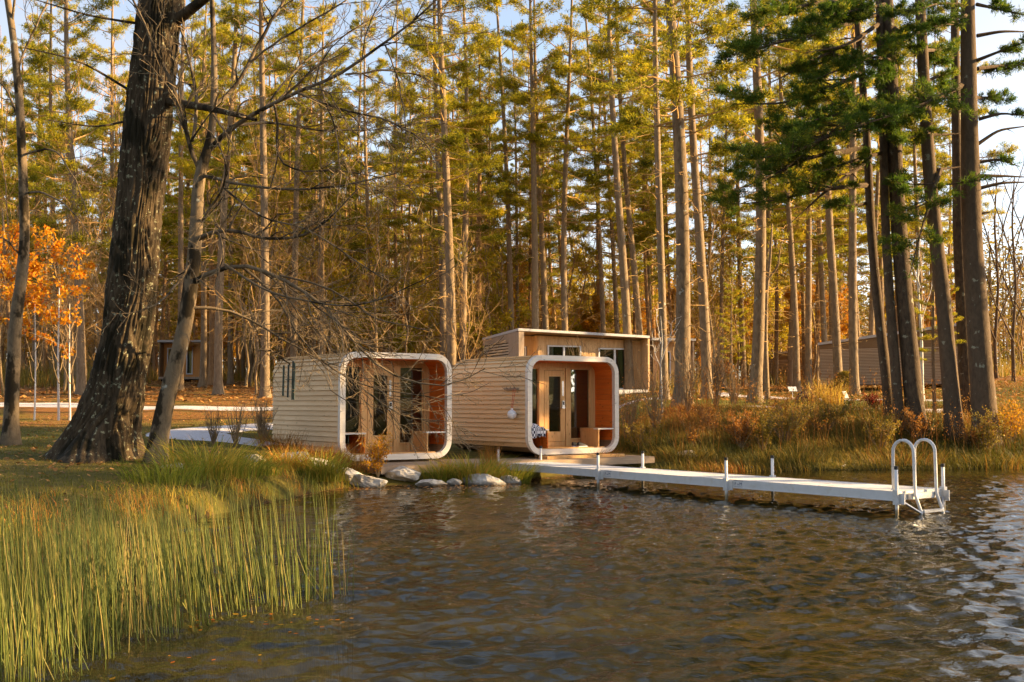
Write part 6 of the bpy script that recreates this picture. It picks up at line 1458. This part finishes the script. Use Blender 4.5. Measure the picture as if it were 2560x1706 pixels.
# pair of shoes on the right pod's porch floor
def shoe(label, u_, v_, rz):
    q = pw(POD2, u_, v_); r = thing('shoe', label, 'shoe', (q[0], q[1], BASE2 + 0.126), ROT + rz, 'dark trainers on the porch floor')
    s = np.linspace(0, 1, 12); wd = 0.045 + 0.012 * np.sin(s * 3.0) - 0.02 * (s > 0.93) ; hh_ = np.where(s < 0.45, 0.10 - 0.02 * s, 0.085 - 0.06 * (s - 0.45) / 0.55)
    a = np.linspace(0, math.pi, 9); V = np.stack([np.repeat((s * 0.28)[:, None], 9, 1), np.cos(a)[None] * wd[:, None], 0.024 + np.sin(a)[None] ** 0.7 * hh_[:, None]], -1)
    mb = MB(); i = np.arange(12 * 9).reshape(12, 9); mb.add(V.reshape(-1, 3), np.stack([i[:-1, :-1], i[1:, :-1], i[1:, 1:], i[:-1, 1:]], -1).reshape(-1, 4), [[i[0, 0], i[0, m], i[0, m + 1]] for m in range(1, 8)] + [[i[-1, 0], i[-1, m + 1], i[-1, m]] for m in range(1, 8)]); mb.build('upper', M_BLACK, r, True)
    mb = MB(); poly_ = [(x * 0.28, w_ + 0.006) for x, w_ in zip(s, wd)] + [(x * 0.28, -w_ - 0.006) for x, w_ in zip(s[::-1], wd[::-1])]; kk = len(poly_)
    mb.add([[x, y_, z_] for z_ in (0.0, 0.025) for x, y_ in poly_], [[m, (m + 1) % kk, (m + 1) % kk + kk, m + kk] for m in range(kk)], [[kk, kk + m, kk + m + 1] for m in range(1, kk - 1)]); mb.build('sole', M_GLOBE, r)
shoe('black shoe with a white sole on the right pod porch, nearer the door', 1.72, 0.40, -0.25)
shoe('black shoe with a white sole on the right pod porch, nearer the edge', 1.78, 0.24, -0.12)
# two small signs in the garden at right
for lab, x, y, Z, w_, h_, rz, rx in (('white sign plate on a stake in the grass below the small slatted cabin', 1981, 985, 47, 0.36, 0.14, 0.1, -0.7), ('small tilted white sign in the grass right of the tall ornamental grass', 2113, 1001, 41, 0.17, 0.17, 0.35, -0.6)):
    p = at(x, y, Z); zb = hz(p[0], p[1]); sg = thing('garden_sign', lab, 'sign', (p[0], p[1], zb), rz)
    mb = MB(); tubes(mb, np.array([(0, 0, -0.1), (0, 0, p[2] - zb + 0.17)]), np.full(2, 0.012), 6); mb.build('stake', M_STEEL, sg)
    Mx = Matrix.Translation((0, -0.02, p[2] - zb + 0.2)) @ Matrix.Rotation(rx, 4, 'X'); MB().box(-w_ / 2, w_ / 2, -0.008, 0.008, -h_ * .9, h_ * .9, Mx).build('plate', M_SIGN, sg)
